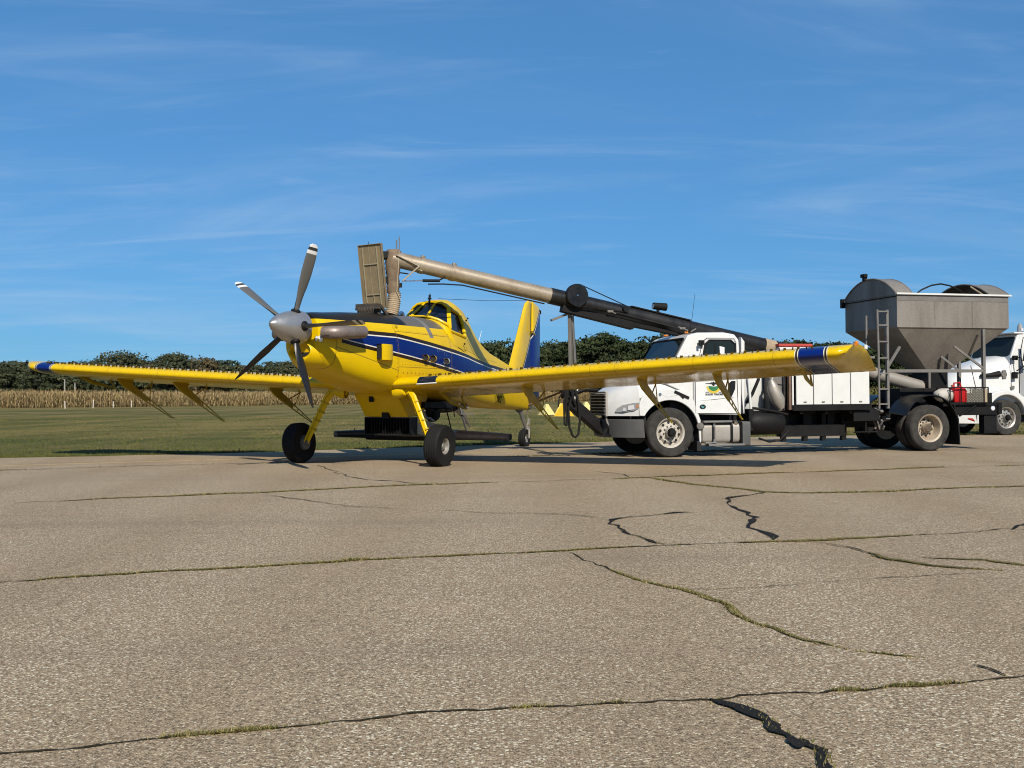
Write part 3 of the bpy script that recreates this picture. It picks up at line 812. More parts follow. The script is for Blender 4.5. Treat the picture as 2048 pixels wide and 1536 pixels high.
def trunk_mb(r, H, W, sc=1.0):
    mb = MB(); r0 = 0.022 * H * sc
    mb.tube([(0, 0, -0.4), (0.05, 0.02, H * 0.2), (-0.1, 0.08, H * 0.45), (0.1, 0, H * 0.78)], [r0 * 1.3, r0, r0 * 0.75, r0 * 0.2], 8)
    for k in range(6):
        a = k * 1.05 + r.uniform(-.3, .3); z0 = H * (0.25 + 0.08 * k); L = W * r.uniform(0.28, 0.42)
        mb.tube([(0, 0, z0), (L * 0.5 * math.cos(a), L * 0.5 * math.sin(a), z0 + L * 0.35), (L * math.cos(a), L * math.sin(a), z0 + L * 0.8)], [r0 * 0.45, r0 * 0.3, r0 * 0.1], 6)
    return mb
tr = np.random.default_rng(21)
PROTO = []
for k in range(7):
    H = 1.0; W = tr.uniform(0.72, 0.98)
    PROTO.append(crown_arrays(tr, 1.0, W, 58, 52, 0.029, 0.02))
def wood(spots, name, mat, label):
    Vs, Fs, Ts = [], [], []; off = 0
    for (x, y, h, w) in spots:
        V, F, T = PROTO[tr.integers(0, len(PROTO))]
        a = tr.uniform(0, 6.283); c, s_ = math.cos(a), math.sin(a)
        Q = np.stack([(V[:, 0] * c - V[:, 1] * s_) * w + x, (V[:, 0] * s_ + V[:, 1] * c) * w + y, V[:, 2] * h + gz(x, y) - 0.3], 1)
        Vs.append(Q); Fs.append(F + off); Ts.append(np.clip(T + tr.normal(0, 0.14), 0, 1)); off += len(Q)
    o = np_mesh(name, np.concatenate(Vs), np.concatenate(Fs), mat, None, np.concatenate(Ts), 4)
    return tag(o, label, 'woodland', kind='stuff')
def top_of(px, prof):
    xs_ = [p[0] for p in prof]; hs_ = [p[1] for p in prof]
    return float(np.interp(px, xs_, hs_))
# outline of the wood as height in metres against bearing (x / y)
LPROF = [(-0.66, 11.0), (-0.50, 11.2), (-0.44, 11.3), (-0.40, 11.6), (-0.38, 12.7), (-0.36, 12.4), (-0.345, 11.6), (-0.32, 12.1), (-0.30, 11.9), (-0.25, 11.3), (-0.20, 11.0), (-0.12, 10.8), (-0.04, 10.6)]
sp = []
for row, D in enumerate((262, 272, 285)):
    b = -0.95
    while b < -0.02:
        h = 0.94 * top_of(b, LPROF) * (D / 268.0) * tr.uniform(0.86, 1.02)
        sp.append((b * D, D + tr.uniform(-4, 4), h, h * tr.uniform(0.8, 1.35))); b += tr.uniform(0.009, 0.017)
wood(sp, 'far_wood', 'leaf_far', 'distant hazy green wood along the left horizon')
RPROF = [(-0.10, 9.0), (-0.06, 10.6), (-0.035, 11.2), (-0.02, 12.4), (0.0, 12.3), (0.03, 12.0), (0.06, 12.6), (0.09, 13.4), (0.11, 12.5), (0.15, 13.2), (0.19, 12.9), (0.22, 12.4), (0.26, 12.6), (0.30, 12.4), (0.34, 11.8), (0.40, 10.6), (0.62, 10.5)]
sp = []
for row, D0 in enumerate((0, 7, 17)):
    b = -0.10
    while b < 0.95:
        D = D0 + (262 if b < 0.235 else 205)
        h = top_of(b, RPROF) * (D / 204.0) * tr.uniform(0.84, 1.03)
        sp.append((b * D, D + tr.uniform(-3, 3), h, h * tr.uniform(0.75, 1.1))); b += tr.uniform(0.013, 0.021)
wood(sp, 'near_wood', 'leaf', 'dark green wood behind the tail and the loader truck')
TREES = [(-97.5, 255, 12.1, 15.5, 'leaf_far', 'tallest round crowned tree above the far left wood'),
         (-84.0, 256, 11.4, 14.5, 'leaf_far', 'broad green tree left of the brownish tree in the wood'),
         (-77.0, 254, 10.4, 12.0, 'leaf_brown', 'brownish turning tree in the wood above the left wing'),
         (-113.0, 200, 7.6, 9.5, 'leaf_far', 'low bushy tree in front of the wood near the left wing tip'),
         (24.0, 256, 17.2, 13.0, 'leaf', 'tall tree forming the peak right of the grey boom post'),
         (-7.6, 250, 14.2, 8.5, 'leaf', 'slim treetop standing just left of the yellow tail fin')]
for i, (x, y, h, w, mt, lab) in enumerate(TREES):
    t = empty('tree', (x, y, gz(x, y)))
    tag(t, lab, 'tree', 'single trees along the woods')
    trunk_mb(tr, h, w).build('trunk', 'bark', t)
    V, F, T = crown_arrays(tr, h, w, 70, 62, 0.36, 0.04)
    np_mesh('crown', V, F, mt, t, T, 4)

# poles and stakes by the corn
for (x, y, top, lab) in ((-74.4, 170, 4.3, 'taller grey pole standing left of its pair before the far wood'), (-72.7, 170, 3.7, 'shorter grey pole standing right of its pair before the far wood')):
    p = MB().tube([(0, 0, -0.3), (0, 0, top * 0.5), (0.02, 0, top)], [0.13, 0.12, 0.10], 8)
    p.box((0.0, -0.02, top + 0.03), (0.24, 0.24, 0.06))
    o = p.build('pole', 'pole'); o.location = (x, y, gz(x, y)); tag(o, lab, 'pole', 'poles by the far wood')
for i, (x, y, h) in enumerate(((-55.5, 127, 0.85), (-54.5, 133, 1.0), (-54.6, 140, 0.8), (-53.6, 144, 0.85))):
    p = MB().box((0, 0, h / 2), (0.10, 0.07, h)); p.box((0, 0, h + 0.04), (0.12, 0.09, 0.1))
    o = p.build('marker_stake', 'stake', bevel=0.01); o.location = (x, y, gz(x, y) - 0.05)
    o.rotation_euler = (0, R((-2, 3, -1, 2)[i]), 0.3 * i)
    tag(o, ('leftmost', 'second from left', 'third from left', 'rightmost')[i] + ' of four white stakes at the corn edge', 'stake', 'white stakes at the corn edge')
for i, (x, y, s_, mt, lab) in enumerate(((2.75, 81.2, 0.95, 'marker_pale', 'pale yellow pyramid marker left of the hanging hoses'), (4.05, 84.0, 1.0, 'marker', 'yellow wedge marker half behind the spray hanger arm'),
        (3.75, 73.7, 1.0, 'marker', 'bright yellow pyramid marker right behind the hanging black hoses'), (5.75, 79.6, 1.15, 'marker_pale', 'yellow pyramid marker behind the black diagonal arm'))):
    p = MB(); q = 0.55 * s_
    p.add([(-q, -q, 0), (q, -q, 0), (q, q, 0), (-q, q, 0), (-0.1, -0.1, s_ * 0.92), (0.1, -0.1, s_ * 0.92), (0.1, 0.1, s_ * 0.92), (-0.1, 0.1, s_ * 0.92)],
          [(0, 1, 5, 4), (1, 2, 6, 5), (2, 3, 7, 6), (3, 0, 4, 7), (4, 5, 6, 7), (3, 2, 1, 0)])
    p.box((0, 0, 0.02), (2.25 * q, 2.25 * q, 0.04))
    o = p.build('pyramid_marker', mt, bevel=0.03); o.location = (x, y, gz(x, y) - 0.06); o.rotation_euler = (0, 0, 0.5 + i)
    tag(o, lab, 'marker', 'yellow airfield markers on the grass')

# ================================================================== the aircraft  (x forward, y port, z up)
PHI = 0.4307
plane = empty('crop_duster', (-2.7708, 19.5542, -0.022), -math.pi / 2 - PHI)
tag(plane, 'yellow low wing crop dusting aircraft with blue stripe and five blade propeller', 'aircraft')

ST = [  # x, half width, bottom, top
    (2.06, 0.33, 2.08, 2.74), (1.98, 0.41, 1.94, 2.76), (1.80, 0.48, 1.80, 2.78), (1.5, 0.545, 1.67, 2.80), (1.0, 0.615, 1.53, 2.84), (0.4, 0.69, 1.41, 2.875),
    (0.04, 0.73, 1.36, 2.89), (-0.4, 0.755, 1.33, 2.905), (-1.2, 0.76, 1.28, 2.93), (-1.75, 0.755, 1.245, 2.94), (-2.0, 0.75, 1.23, 2.93), (-2.15, 0.75, 1.22, 2.885), (-2.35, 0.745, 1.205, 2.82), (-2.9, 0.705, 1.16, 2.68),
    (-3.5, 0.61, 1.11, 2.55), (-4.2, 0.52, 1.07, 2.47), (-5.0, 0.42, 1.03, 2.36), (-5.8, 0.32, 1.00, 2.19), (-6.5, 0.235, 0.98, 2.04), (-7.2, 0.15, 0.965, 1.93), (-7.75, 0.075, 0.96, 1.86)]
def fus_ring(x, hw, zb, zt, N=56):
    zm = zb + 0.47 * (zt - zb); pts = []
    for k in range(N):
        a = 2 * math.pi * k / N; c, s_ = math.cos(a), math.sin(a)
        e = 2 / 2.35 if s_ >= 0 else 2 / 3.5
        y = hw * math.copysign(abs(c) ** e, c)
        z = zm + (zt - zm) * abs(s_) ** e if s_ >= 0 else zm - (zm - zb) * abs(s_) ** e
        pts.append((x, y, z))
    return pts
def interp_st(x):
    xs_ = [s_[0] for s_ in ST][::-1]
    return [float(np.interp(x, xs_, [s_[i] for s_ in ST][::-1])) for i in (1, 2, 3)]
mb = MB()
allx = sorted(set([s_[0] for s_ in ST] + [1.9, 1.65, 1.25, 0.7, 0.2, -0.8, -1.5, -2.6, -3.2, -3.85, -4.6, -5.4, -6.15, -6.85]), reverse=True)
mb.loft([fus_ring(x, *interp_st(x)) for x in allx], True, True, True)
fus = mb.build('fuselage', 'fuselage', plane, smooth=38)
def side_y(x, z):
    hw, zb, zt = interp_st(x); zm = zb + 0.47 * (zt - zb)
    if z >= zm: s_ = ((z - zm) / (zt - zm)) ** (2.35 / 2); e = 2 / 2.35
    else: s_ = ((zm - z) / (zm - zb)) ** 1.75; e = 2 / 3.5
    s_ = min(s_, 0.999)
    return hw * (math.sqrt(1 - s_ * s_)) ** e
# chin scoop with its dark opening below the spinner
def ell_ring(x, zc, rx, rz, n=32, yc=0.0): return [(x, yc + rx * math.cos(2 * math.pi * k / n), zc + rz * math.sin(2 * math.pi * k / n)) for k in range(n)]
mb = MB(); mb.loft([ell_ring(2.03, 2.10, 0.19, 0.115), ell_ring(2.12, 2.095, 0.205, 0.13), ell_ring(2.135, 2.09, 0.225, 0.15), ell_ring(2.12, 2.085, 0.25, 0.175), ell_ring(2.02, 2.06, 0.31, 0.225), ell_ring(1.88, 2.03, 0.36, 0.26), ell_ring(1.6, 2.03, 0.38, 0.27)], True, False, False)
mb.build('chin_scoop', 'yellow', fus, smooth=60)
mb = MB(); mb.add(ell_ring(2.05, 2.10, 0.20, 0.125), [tuple(range(32))]); mb.build('intake_opening', 'dark_hole', fus, smooth=0)
# cowl light on the port cheek
mb = MB(); o_ = (2.02, 0.325, 2.29); ax = (0.86, 0.5, -0.08)
mb.lathe([(0.085, -0.03), (0.085, 0.015), (0.07, 0.03)], o_, ax, 20); cl_ = mb.build('cowl_lamp', 'yellow_dull', plane)
mb = MB(); mb.lathe([(0.0, 0.032), (0.035, 0.034), (0.07, 0.022)], o_, ax, 20); mb.build('lens', 'lens_clear', cl_)
mb = MB(); mb.lathe([(0.0, 0.02), (0.03, 0.018), (0.036, -0.01)], (1.86, 0.475, 2.41), (0.5, 0.86, 0), 14); mb.build('fastener', 'grey_steel', fus)
# side scoop door on the hopper cowl
mb = MB(); pts = []
for k in range(9):
    t = k / 8; x = 0.70 - 0.46 * t
    pts.append((x, 0.14 * math.sin(math.pi * (0.30 + 0.70 * t)) ** 0.8 if t < 1 else 0.0))
ringsO = []
for (x, d) in pts:
    ringsO.append([(x, side_y(x, z) + d + 0.005, z) for z in np.linspace(1.97, 2.26, 5)])
mb.loft(ringsO, False, False, False)
inner = [[(x, y - 0.012, z) for x, y, z in r_] for r_ in ringsO]
mb.loft(inner, False, False, False)
lo = [r_[0] for r_ in ringsO] + [(x, side_y(x, 1.97) - 0.01, 1.97) for x, d in reversed(pts)]
mb.add(lo, [tuple(range(len(lo)))])
hi_ = [r_[-1] for r_ in ringsO] + [(x, side_y(x, 2.26) - 0.01, 2.26) for x, d in reversed(pts)]
mb.add(hi_, [tuple(range(len(hi_)))])
scp = mb.build('scoop_door', 'yellow', plane, smooth=50)
mb = MB(); y_ = side_y(0.70, 2.1)
mb.add([(0.695, y_ - 0.01, 1.985), (0.695, y_ + 0.10, 1.985), (0.695, y_ + 0.10, 2.245), (0.695, y_ - 0.01, 2.245)], [(0, 1, 2, 3)])
mb.build('opening', 'dark_hole', scp, smooth=0)
# small vent tubes on the side
for (vx, vz) in ((-0.86, 2.06), (-1.16, 2.055), (-1.72, 2.02)):
    mb = MB(); yy = side_y(vx, vz)
    mb.tube([(vx - 0.16, yy - 0.02, vz), (vx - 0.04, yy + 0.03, vz), (vx + 0.05, yy + 0.055, vz)], [0.05, 0.062, 0.065], 16, False)
    mb.tube([(vx - 0.12, yy - 0.01, vz), (vx + 0.048, yy + 0.052, vz)], [0.05, 0.056], 16, False)
    v_ = mb.build('air_vent', 'yellow' if vx > -1.5 else 'white_trim', plane)
    mb = MB(); mb.lathe([(0, 0), (0.058, 0)], (vx + 0.02, yy + 0.045, vz), (1, 0.3, 0), 16); mb.build('opening', 'dark_hole', v_)
# fuel cap etc. and screws on the upper side
for vx, vz in ((-0.05, 2.62), (-1.0, 1.72), (-1.5, 1.72)):
    mb = MB(); yy = side_y(vx, vz); mb.lathe([(0, 0.03), (0.03, 0.028), (0.035, 0)], (vx, yy, vz), (0.05, 0.9, 0.4), 12); mb.build('fitting', 'yellow_dull', fus)
# propeller -----------------------------------------------------------------
AXIS = Vector((1, 0, 0.05)).normalized(); HUB = Vector((2.34, 0, 2.485))
mb = MB()
mb.lathe([(0.0, 0.60), (0.03, 0.585), (0.075, 0.54), (0.14, 0.44), (0.20, 0.31), (0.25, 0.16), (0.285, 0.0), (0.298, -0.12), (0.298, -0.16), (0.22, -0.17)], HUB, AXIS, 44, True, True)
spn = mb.build('spinner', 'spinner', plane, smooth=50)
RAD = [(0.22, 0.055, 0.050), (0.34, 0.060, 0.040), (0.50, 0.085, 0.030), (0.70, 0.120, 0.024), (0.95, 0.130, 0.019), (1.20, 0.118, 0.014), (1.36, 0.100, 0.010), (1.43, 0.078, 0.008), (1.458, 0.040, 0.005)]
mb = MB(); ringA = []; ringB = []
for r_, c_, t_ in RAD:
    tw = R(10 - 26 * (r_ - 0.3))          # feathered, with twist: chord lies near the shaft axis
    A_ = []; B_ = []
    for k in range(9):
        u = -1 + 2 * k / 8; th = t_ * math.sqrt(max(0.0, 1 - u * u))
        for sgn, lst in ((1, A_), (-1, B_)):
            p = (c_ * u * math.cos(tw) - sgn * th * math.sin(tw), c_ * u * math.sin(tw) + sgn * th * math.cos(tw), r_)
            lst.append(p)
    ringA.append(A_); ringB.append(B_)
mb.cur = 0; mb.loft(ringA, False, False, False)
mb.cur = 1; mb.loft(ringB, False, False, False)
import bmesh
blade = mb.build('propeller_blade', ['blade', 'blade_black'], plane, smooth=50)
mb = MB(); mb.lathe([(0.075, 0.17), (0.085, 0.20), (0.085, 0.285), (0.06, 0.31)], (0, 0, 0), (0, 0, 1), 18, True, True)
mb.build('blade_cuff', 'black', blade)
for k in range(5):
    th = R(16.5 + 72 * k)
    rad = Vector((0, math.sin(th), math.cos(th))); rad = (rad - AXIS * rad.dot(AXIS)).normalized()
    tang = rad.cross(AXIS).normalized()
    if tang.dot(Vector((0, math.cos(th), -math.sin(th)))) < 0: tang = -tang
    fx = tang.cross(rad)
    mt = Matrix((fx, tang, rad)).transposed().to_4x4(); mt.translation = HUB + AXIS * 0.02
    b_ = blade if k == 0 else copy_part(blade, plane)
    b_.matrix_local = mt
# exhaust stacks ---------------------------------------------------------------
for sgn in (1, -1):
    mb = MB()
    path = [(2.02, sgn * 0.40, 2.40), (2.00, sgn * 0.52, 2.40), (1.90, sgn * 0.63, 2.405), (1.70, sgn * 0.70, 2.415), (1.30, sgn * 0.76, 2.44)]
    mb.tube(path, [0.10, 0.115, 0.118, 0.115, 0.11], 20, False)
    mb.tube([(1.75, sgn * 0.69, 2.413), (1.30, sgn * 0.755, 2.44)], [0.10, 0.10], 20, False)
    mb.build('exhaust_stack', 'exhaust', plane)
# hopper lid standing open ---------------------------------------------------------
lid = empty('lid_tmp', (0, 0, 0)); bpy.data.objects.remove(lid)
LB = Vector((-0.40, -0.07, 3.0)); up = Vector((0.13, -0.03, 1.0)).normalized(); rt = Vector((0.0, 1, -0.03)); rt = (rt - up * rt.dot(up)).normalized(); fw = rt.cross(up).normalized()
def lp(a, b, c): return LB + rt * a + up * b + fw * c
def lbox(mb, a0, a1, b0, b1, c0, c1):
    vs = [lp(a, b, c) for a in (a0, a1) for b in (b0, b1) for c in (c0, c1)]
    mb.add(vs, [(0, 1, 3, 2), (4, 6, 7, 5), (0, 4, 5, 1), (2, 3, 7, 6), (0, 2, 6, 4), (1, 5, 7, 3)])
mb = MB(); lbox(mb, -0.26, 0.28, 0.02, 1.27, -0.03, 0.0)
for a0, a1, b0, b1 in ((-0.26, -0.245, 0.02, 1.27), (0.265, 0.28, 0.02, 1.27), (-0.245, 0.265, 0.02, 0.035), (-0.245, 0.265, 1.255, 1.27)):
    lbox(mb, a0, a1, b0, b1, 0.0, 0.03)
hl = mb.build('hopper_lid', 'lid', plane, smooth=0, bevel=0.004)
for a0, a1, b0, b1 in ((-0.175, -0.155, 0.13, 1.22), (0.145, 0.165, 0.05, 1.22), (-0.155, 0.145, 0.87, 0.89), (-0.155, 0.145, 0.28, 0.30), (0.0, 0.012, 0.06, 0.28), (-0.03, -0.022, 0.30, 1.24)):
    mb = MB(); lbox(mb, a0, a1, b0, b1, 0.001, 0.025 if a1 - a0 > 0.01 else 0.008)
    mb.build('rib', 'lid_rib', hl, smooth=0, bevel=0.003)
mb = MB(); mb.tube([lp(-0.02, 1.27, -0.01), lp(-0.02, 1.32, -0.01)], 0.006, 6); mb.build('latch_pin', 'black', hl)
mb = MB()
mb.box((-0.20, -0.12, 3.06), (0.10, 0.50, 0.07)); mb.box((-0.22, -0.33, 2.98), (0.06, 0.05, 0.18)); mb.box((-0.22, 0.13, 2.98), (0.06, 0.06, 0.22))
mb.box((-0.22, -0.12, 2.95), (0.20, 0.30, 0.10)); mb.tube([(-0.15, -0.36, 3.0), (-0.15, 0.2, 3.0)], 0.03, 10)
for k in range(6): mb.tube([(-0.13, -0.30 + 0.07 * k, 2.90), (-0.10, -0.28 + 0.07 * k, 2.96), (-0.14, -0.26 + 0.06 * k, 3.03)], 0.012, 6)
mb.bar((-0.20, 0.16, 3.06), (-0.36, 0.22, 2.88), 0.06, 0.05)
mb.build('hatch_hinge', 'hinge', plane, bevel=0.006)
mb = MB(); mb.box((-0.62, -0.02, 2.905), (0.66, 0.44, 0.03)); mb.build('hatch_rim', 'black', plane, bevel=0.01)
# canopy ---------------------------------------------------------------------------
A1, A2 = (-1.97, 0.20, 2.975), (-2.46, 0.13, 3.31)
B1, B2 = (-2.14, 0.61, 2.79), (-2.43, 0.42, 3.20)
D1, D2, D3, D4 = (-2.20, 0.635, 2.665), (-2.53, 0.455, 3.16), (-2.95, 0.435, 3.07), (-2.86, 0.625, 2.575)
W0 = (-1.58, 0.0, 2.965)
mir = lambda p: (p[0], -p[1], p[2])
def arc(x, pts): return [(x, y, z) for y, z in pts] + [(x, -y, z) for y, z in reversed(pts[:-1])]
mb = MB()
mb.loft([arc(-2.43, [(0.44, 3.19), (0.33, 3.275), (0.15, 3.33), (0, 3.345)]), arc(-2.65, [(0.445, 3.15), (0.34, 3.285), (0.16, 3.37), (0, 3.385)]), arc(-2.93, [(0.44, 3.075), (0.34, 3.28), (0.16, 3.39), (0, 3.41)])], False, False, False)
rear = [(-2.93, [(side_y(-2.93, 2.30) + .004, 2.30), (0.585, 2.80), (0.445, 3.07), (0.34, 3.28), (0.16, 3.39), (0, 3.41)]), (-3.2, [(side_y(-3.2, 2.26) + .004, 2.26), (0.53, 2.83), (0.41, 3.04), (0.30, 3.24), (0.14, 3.36), (0, 3.385)]),
        (-3.5, [(side_y(-3.5, 2.22) + .004, 2.22), (0.48, 2.75), (0.37, 2.98), (0.25, 3.17), (0.12, 3.27), (0, 3.30)]), (-3.75, [(side_y(-3.75, 2.18) + .004, 2.18), (0.45, 2.62), (0.33, 2.82), (0.22, 2.97), (0.11, 3.06), (0, 3.09)]),
        (-4.0, [(side_y(-4.0, 2.16) + .004, 2.16), (0.42, 2.5), (0.3, 2.66), (0.2, 2.78), (0.1, 2.86), (0, 2.88)]), (-4.5, [(side_y(-4.5, 2.12) + .004, 2.12), (0.36, 2.33), (0.26, 2.43), (0.16, 2.50), (0.08, 2.525), (0, 2.53)]), (-5.0, [(side_y(-5.0, 2.1) + .002, 2.10), (0.3, 2.22), (0.2, 2.30), (0.12, 2.35), (0.06, 2.365), (0, 2.37)])]
mb.loft([arc(x, p) for x, p in rear], False, False, False)
can = mb.build('canopy', 'yellow', plane, smooth=50)
for sgn in (1, -1):
    f_ = (lambda p: p) if sgn > 0 else mir
    mb = MB()
    mb.tube([f_(A1), f_(A2)], [0.026, 0.022], 8); mb.tube([f_(A2), f_((-2.44, 0.30, 3.285)), f_(B2)], 0.028, 8)
    mb.tube([f_(A1), f_((-2.05, 0.42, 2.90)), f_(B1), f_(D1)], [0.028, 0.032, 0.034, 0.03], 8)
    mb.bar(f_((-2.16, 0.625, 2.72)), f_((-2.47, 0.435, 3.19)), 0.085, 0.035)
    mb.tube([f_(D2), f_(D3)], 0.034, 8); mb.tube([f_(D3), f_((-2.91, 0.55, 2.84)), f_(D4)], 0.042, 8); mb.tube([f_(D1), f_(D4)], 0.035, 8)
    # lower door skin down to the fuselage
    tp_ = [A1, (-2.05, 0.42, 2.90), B1, D1] + [tuple(Vector(D1).lerp(Vector(D4), q)) for q in (0.25, 0.5, 0.75, 1.0)] + [(-2.97, 0.615, 2.56)]
    bt_ = []
    for p in tp_:
        zz_ = min(p[2] - 0.02, max(2.30, p[2] - 0.30)) if p is not A1 else p[2] - 0.04
        bt_.append((p[0] - 0.01, min(side_y(p[0] - 0.01, zz_) + 0.004, 0.9), zz_))
    md_ = [((a_[0] + b_[0]) / 2, (a_[1] + b_[1]) / 2 + 0.012, (a_[2] + b_[2]) / 2) for a_, b_ in zip(tp_, bt_)]
    mb.loft([[f_(p) for p in tp_], [f_(p) for p in md_], [f_(p) for p in bt_]], False, False, False)
    mb.build('canopy_frame', 'yellow', can, smooth=40)
    q = [f_(p) for p in ((-1.99, 0.21, 2.975), (-2.465, 0.14, 3.305), (-2.44, 0.30, 3.28), (-2.435, 0.42, 3.195), (-2.145, 0.605, 2.795), (-2.06, 0.42, 2.895))]
    q = [(p[0] - 0.012, p[1] * 0.95, p[2] - 0.016) for p in q]
    MB().add(q, [tuple(range(6))]).build('quarter_pane', 'glass_dark', can, smooth=0)
    q = [f_(p) for p in (D1, D2, D3, D4)]
    q = [(p[0], p[1] * 0.95, p[2] - 0.004) for p in q]
    MB().add(q, [(0, 1, 2, 3)]).build('door_pane', 'glass_dark', can, smooth=0)
mb = MB(); mb.add([(p[0] - 0.015, p[1], p[2] - 0.02) for p in (W0, A1, A2, mir(A2), mir(A1))], [(0, 1, 2, 3, 4)]); mb.build('windscreen', 'glass_dark', can, smooth=0)
mb = MB(); mb.tube([A2, (-2.45, 0, 3.33), mir(A2)], 0.026, 8); mb.build('canopy_frame', 'yellow', can)
mb = MB(); mb.tube([A1, W0, mir(A1)], 0.016, 6); mb.build('canopy_frame', 'yellow', can)
mb = MB(); mb.tube([(-2.40, 0.02, 3.37), (-2.36, 0.05, 3.45), (-2.10, 0.17, 3.11)], [0.012, 0.02, 0.012], 6); mb.box((-2.39, 0.02, 3.40), (0.03, 0.03, 0.12)); mb.build('wiper', 'black', can)
mb = MB(); mb.lathe([(0.0, 0.05), (0.07, 0.04), (0.085, 0.0)], (-1.55, -0.18, 2.98), (1, 0.1, 0.1), 18); mb.box((-1.6, -0.18, 2.94), (0.1, 0.06, 0.08)); mb.build('mirror', 'chrome', plane)
for i, p in enumerate(((-3.12, 0.52, 2.95), (-3.5, 0.36, 3.03), (-2.7, 0.70, 2.42))):
    mb = MB(); mb.lathe([(0, 0.02), (0.016, 0.016), (0.02, -0.01)], p, (0, 0.9, 0.4), 10); mb.build('latch', 'black', can)
# script lettering strokes on the door
mb = MB()
def sy(x, z): return side_y(x, z) + 0.004
for x0, z0, x1, z1 in ((-2.30, 2.50, -2.34, 2.42), (-2.34, 2.42, -2.40, 2.47), (-2.42, 2.46, -2.45, 2.38), (-2.45, 2.38, -2.52, 2.43), (-2.54, 2.42, -2.62, 2.37), (-2.62, 2.37, -2.68, 2.40), (-2.40, 2.34, -2.75, 2.25), (-2.70, 2.36, -2.80, 2.29), (-2.82, 2.30, -2.86, 2.25)):
    mb.tube([(x0, sy(x0, z0), z0), (x1, sy(x1, z1), z1)], 0.006, 5)
mb.build('script_lettering', 'dark_print', fus)
mb = MB()
for k in range(5):
    pts = [(-1.45 - 0.07 * k + 0.05 * math.cos(a), sy(-1.45, 2.2), 2.20 - 0.012 * k + 0.05 * math.sin(a)) for a in np.linspace(0.3 * k, 0.3 * k + 2.6, 6)]
    mb.tube([(x, sy(x, z), z) for x, y, z in pts], 0.004, 5)
mb.build('faint_lettering', 'grey_decal', fus)
# aft registration strokes
mb = MB()
for x0, z0, x1, z1 in ((-4.98, 1.32, -5.04, 1.18), (-5.04, 1.18, -5.10, 1.32), (-5.12, 1.32, -5.15, 1.15), (-5.20, 1.32, -5.24, 1.15), (-4.93, 1.32, -4.95, 1.15)):
    mb.bar((x0, sy(x0, z0), z0), (x1, sy(x1, z1), z1), 0.035, 0.008, (0, 1, 0))
mb.build('registration_letter', 'dark_print', fus)
# wings -------------------------------------------------------------------------------
CH = 2.10
def naca(t, th=0.155):
    return 5 * th * (0.2969 * math.sqrt(t) - 0.126 * t - 0.3516 * t * t + 0.2843 * t ** 3 - 0.1036 * t ** 4)
INC = R(7.6)
def wing_pt(t, side, y, sg):
    """t chord fraction, side +1 upper / -1 lower"""
    camber = 0.035 * math.sin(math.pi * min(1, t * 1.15) * 0.87)
    zz = (camber + side * naca(t) * (1.0 if side > 0 else 0.82)) * CH; xx = -t * CH
    x = 0.10 + 0.032 * (y - 1) + xx * math.cos(INC) + zz * math.sin(INC); z = xx * math.sin(INC) + zz * math.cos(INC)
    return Vector((x, sg * y, 1.50 + 0.053 * y + z))
TT = [0.5 * (1 - math.cos(math.pi * k / 22)) for k in range(23)]
loop = [(t, 1) for t in reversed(TT)] + [(t, -1) for t in TT[1:-1]]
wings = {}
for sg in (1, -1):
    rings = [[wing_pt(t, s_, y, sg) for t, s_ in loop] for y in np.linspace(0.55, 8.6, 30)]
    for q in np.linspace(0, 1, 9)[1:]:
        ring = []
        for t, s_ in loop:
            yo = 8.80 + 0.30 * math.sqrt(max(t, 0.0)) - 0.03 * t
            y = 8.6 + (yo - 8.6) * q
            p = wing_pt(t, s_, y, sg); pu = wing_pt(t, 1, y, sg)
            k = q * q if s_ < 0 else 0
            pm = p.lerp(pu, k * 0.985)
            if t < 0.12: pm.x -= (q ** 2) * 0.10 * (1 - t / 0.12)
            ring.append(pm)
        rings.append(ring)
    mb = MB(); mb.loft(rings, True, False, True)
    wg = mb.build('wing', 'wing', plane, smooth=40, label='yellow port wing with blue tip band' if sg > 0 else 'yellow starboard wing with blue tip band')
    wings[sg] = wg
    mb = MB(); y = 1.35; k = 0
    while y < 8.4:
        p = wing_pt(0.085, 1, y, sg); a = R(20 if k % 2 else -20)
        mb.box(p + Vector((0, 0, 0.012)), (0.075, 0.006, 0.045), Matrix.Rotation(a, 3, 'Z')); y += 0.085 if k % 2 else 0.125; k += 1
    mb.build('vortex_generators', 'vortex', wg, smooth=0, kind='stuff')
    # landing light in the leading edge (port side only)
    if sg < 0: continue
    mb = MB(); grid = []
    for y in np.linspace(1.16, 1.56, 5):
        grid.append([wing_pt(t, s_, y, sg) + Vector((0.004, 0, 0.004 * s_)) for t, s_ in ((0.06, 1), (0.03, 1), (0.012, 1), (0.003, 1), (0.0, 1), (0.004, -1))])
    mb.loft(grid, False, False, False); mb.build('landing_light', 'glass_dark', wg)
    mb = MB(); mb.tube([wing_pt(0.006, -1, 1.15, sg) + Vector((0.01, 0, 0)), wing_pt(0.006, -1, 1.57, sg) + Vector((0.01, 0, 0))], 0.012, 6); mb.build('light_bezel', 'white_trim', wg)
# tip navigation light
mb = MB(); p = wing_pt(0.12, 1, 8.93, 1); mb.lathe([(0, 0.05), (0.03, 0.03), (0.04, -0.02)], p + Vector((0, 0, 0.01)), (0.3, 0.5, 0.8), 12); mb.build('tip_light', 'orange_lens', wings[1])
mb = MB(); p = wing_pt(0.35, 1, 9.02, 1); mb.box(p + Vector((0, 0.01, -0.03)), (0.18, 0.04, 0.07)); mb.build('strobe_light', 'white_trim', wings[1], bevel=0.01)
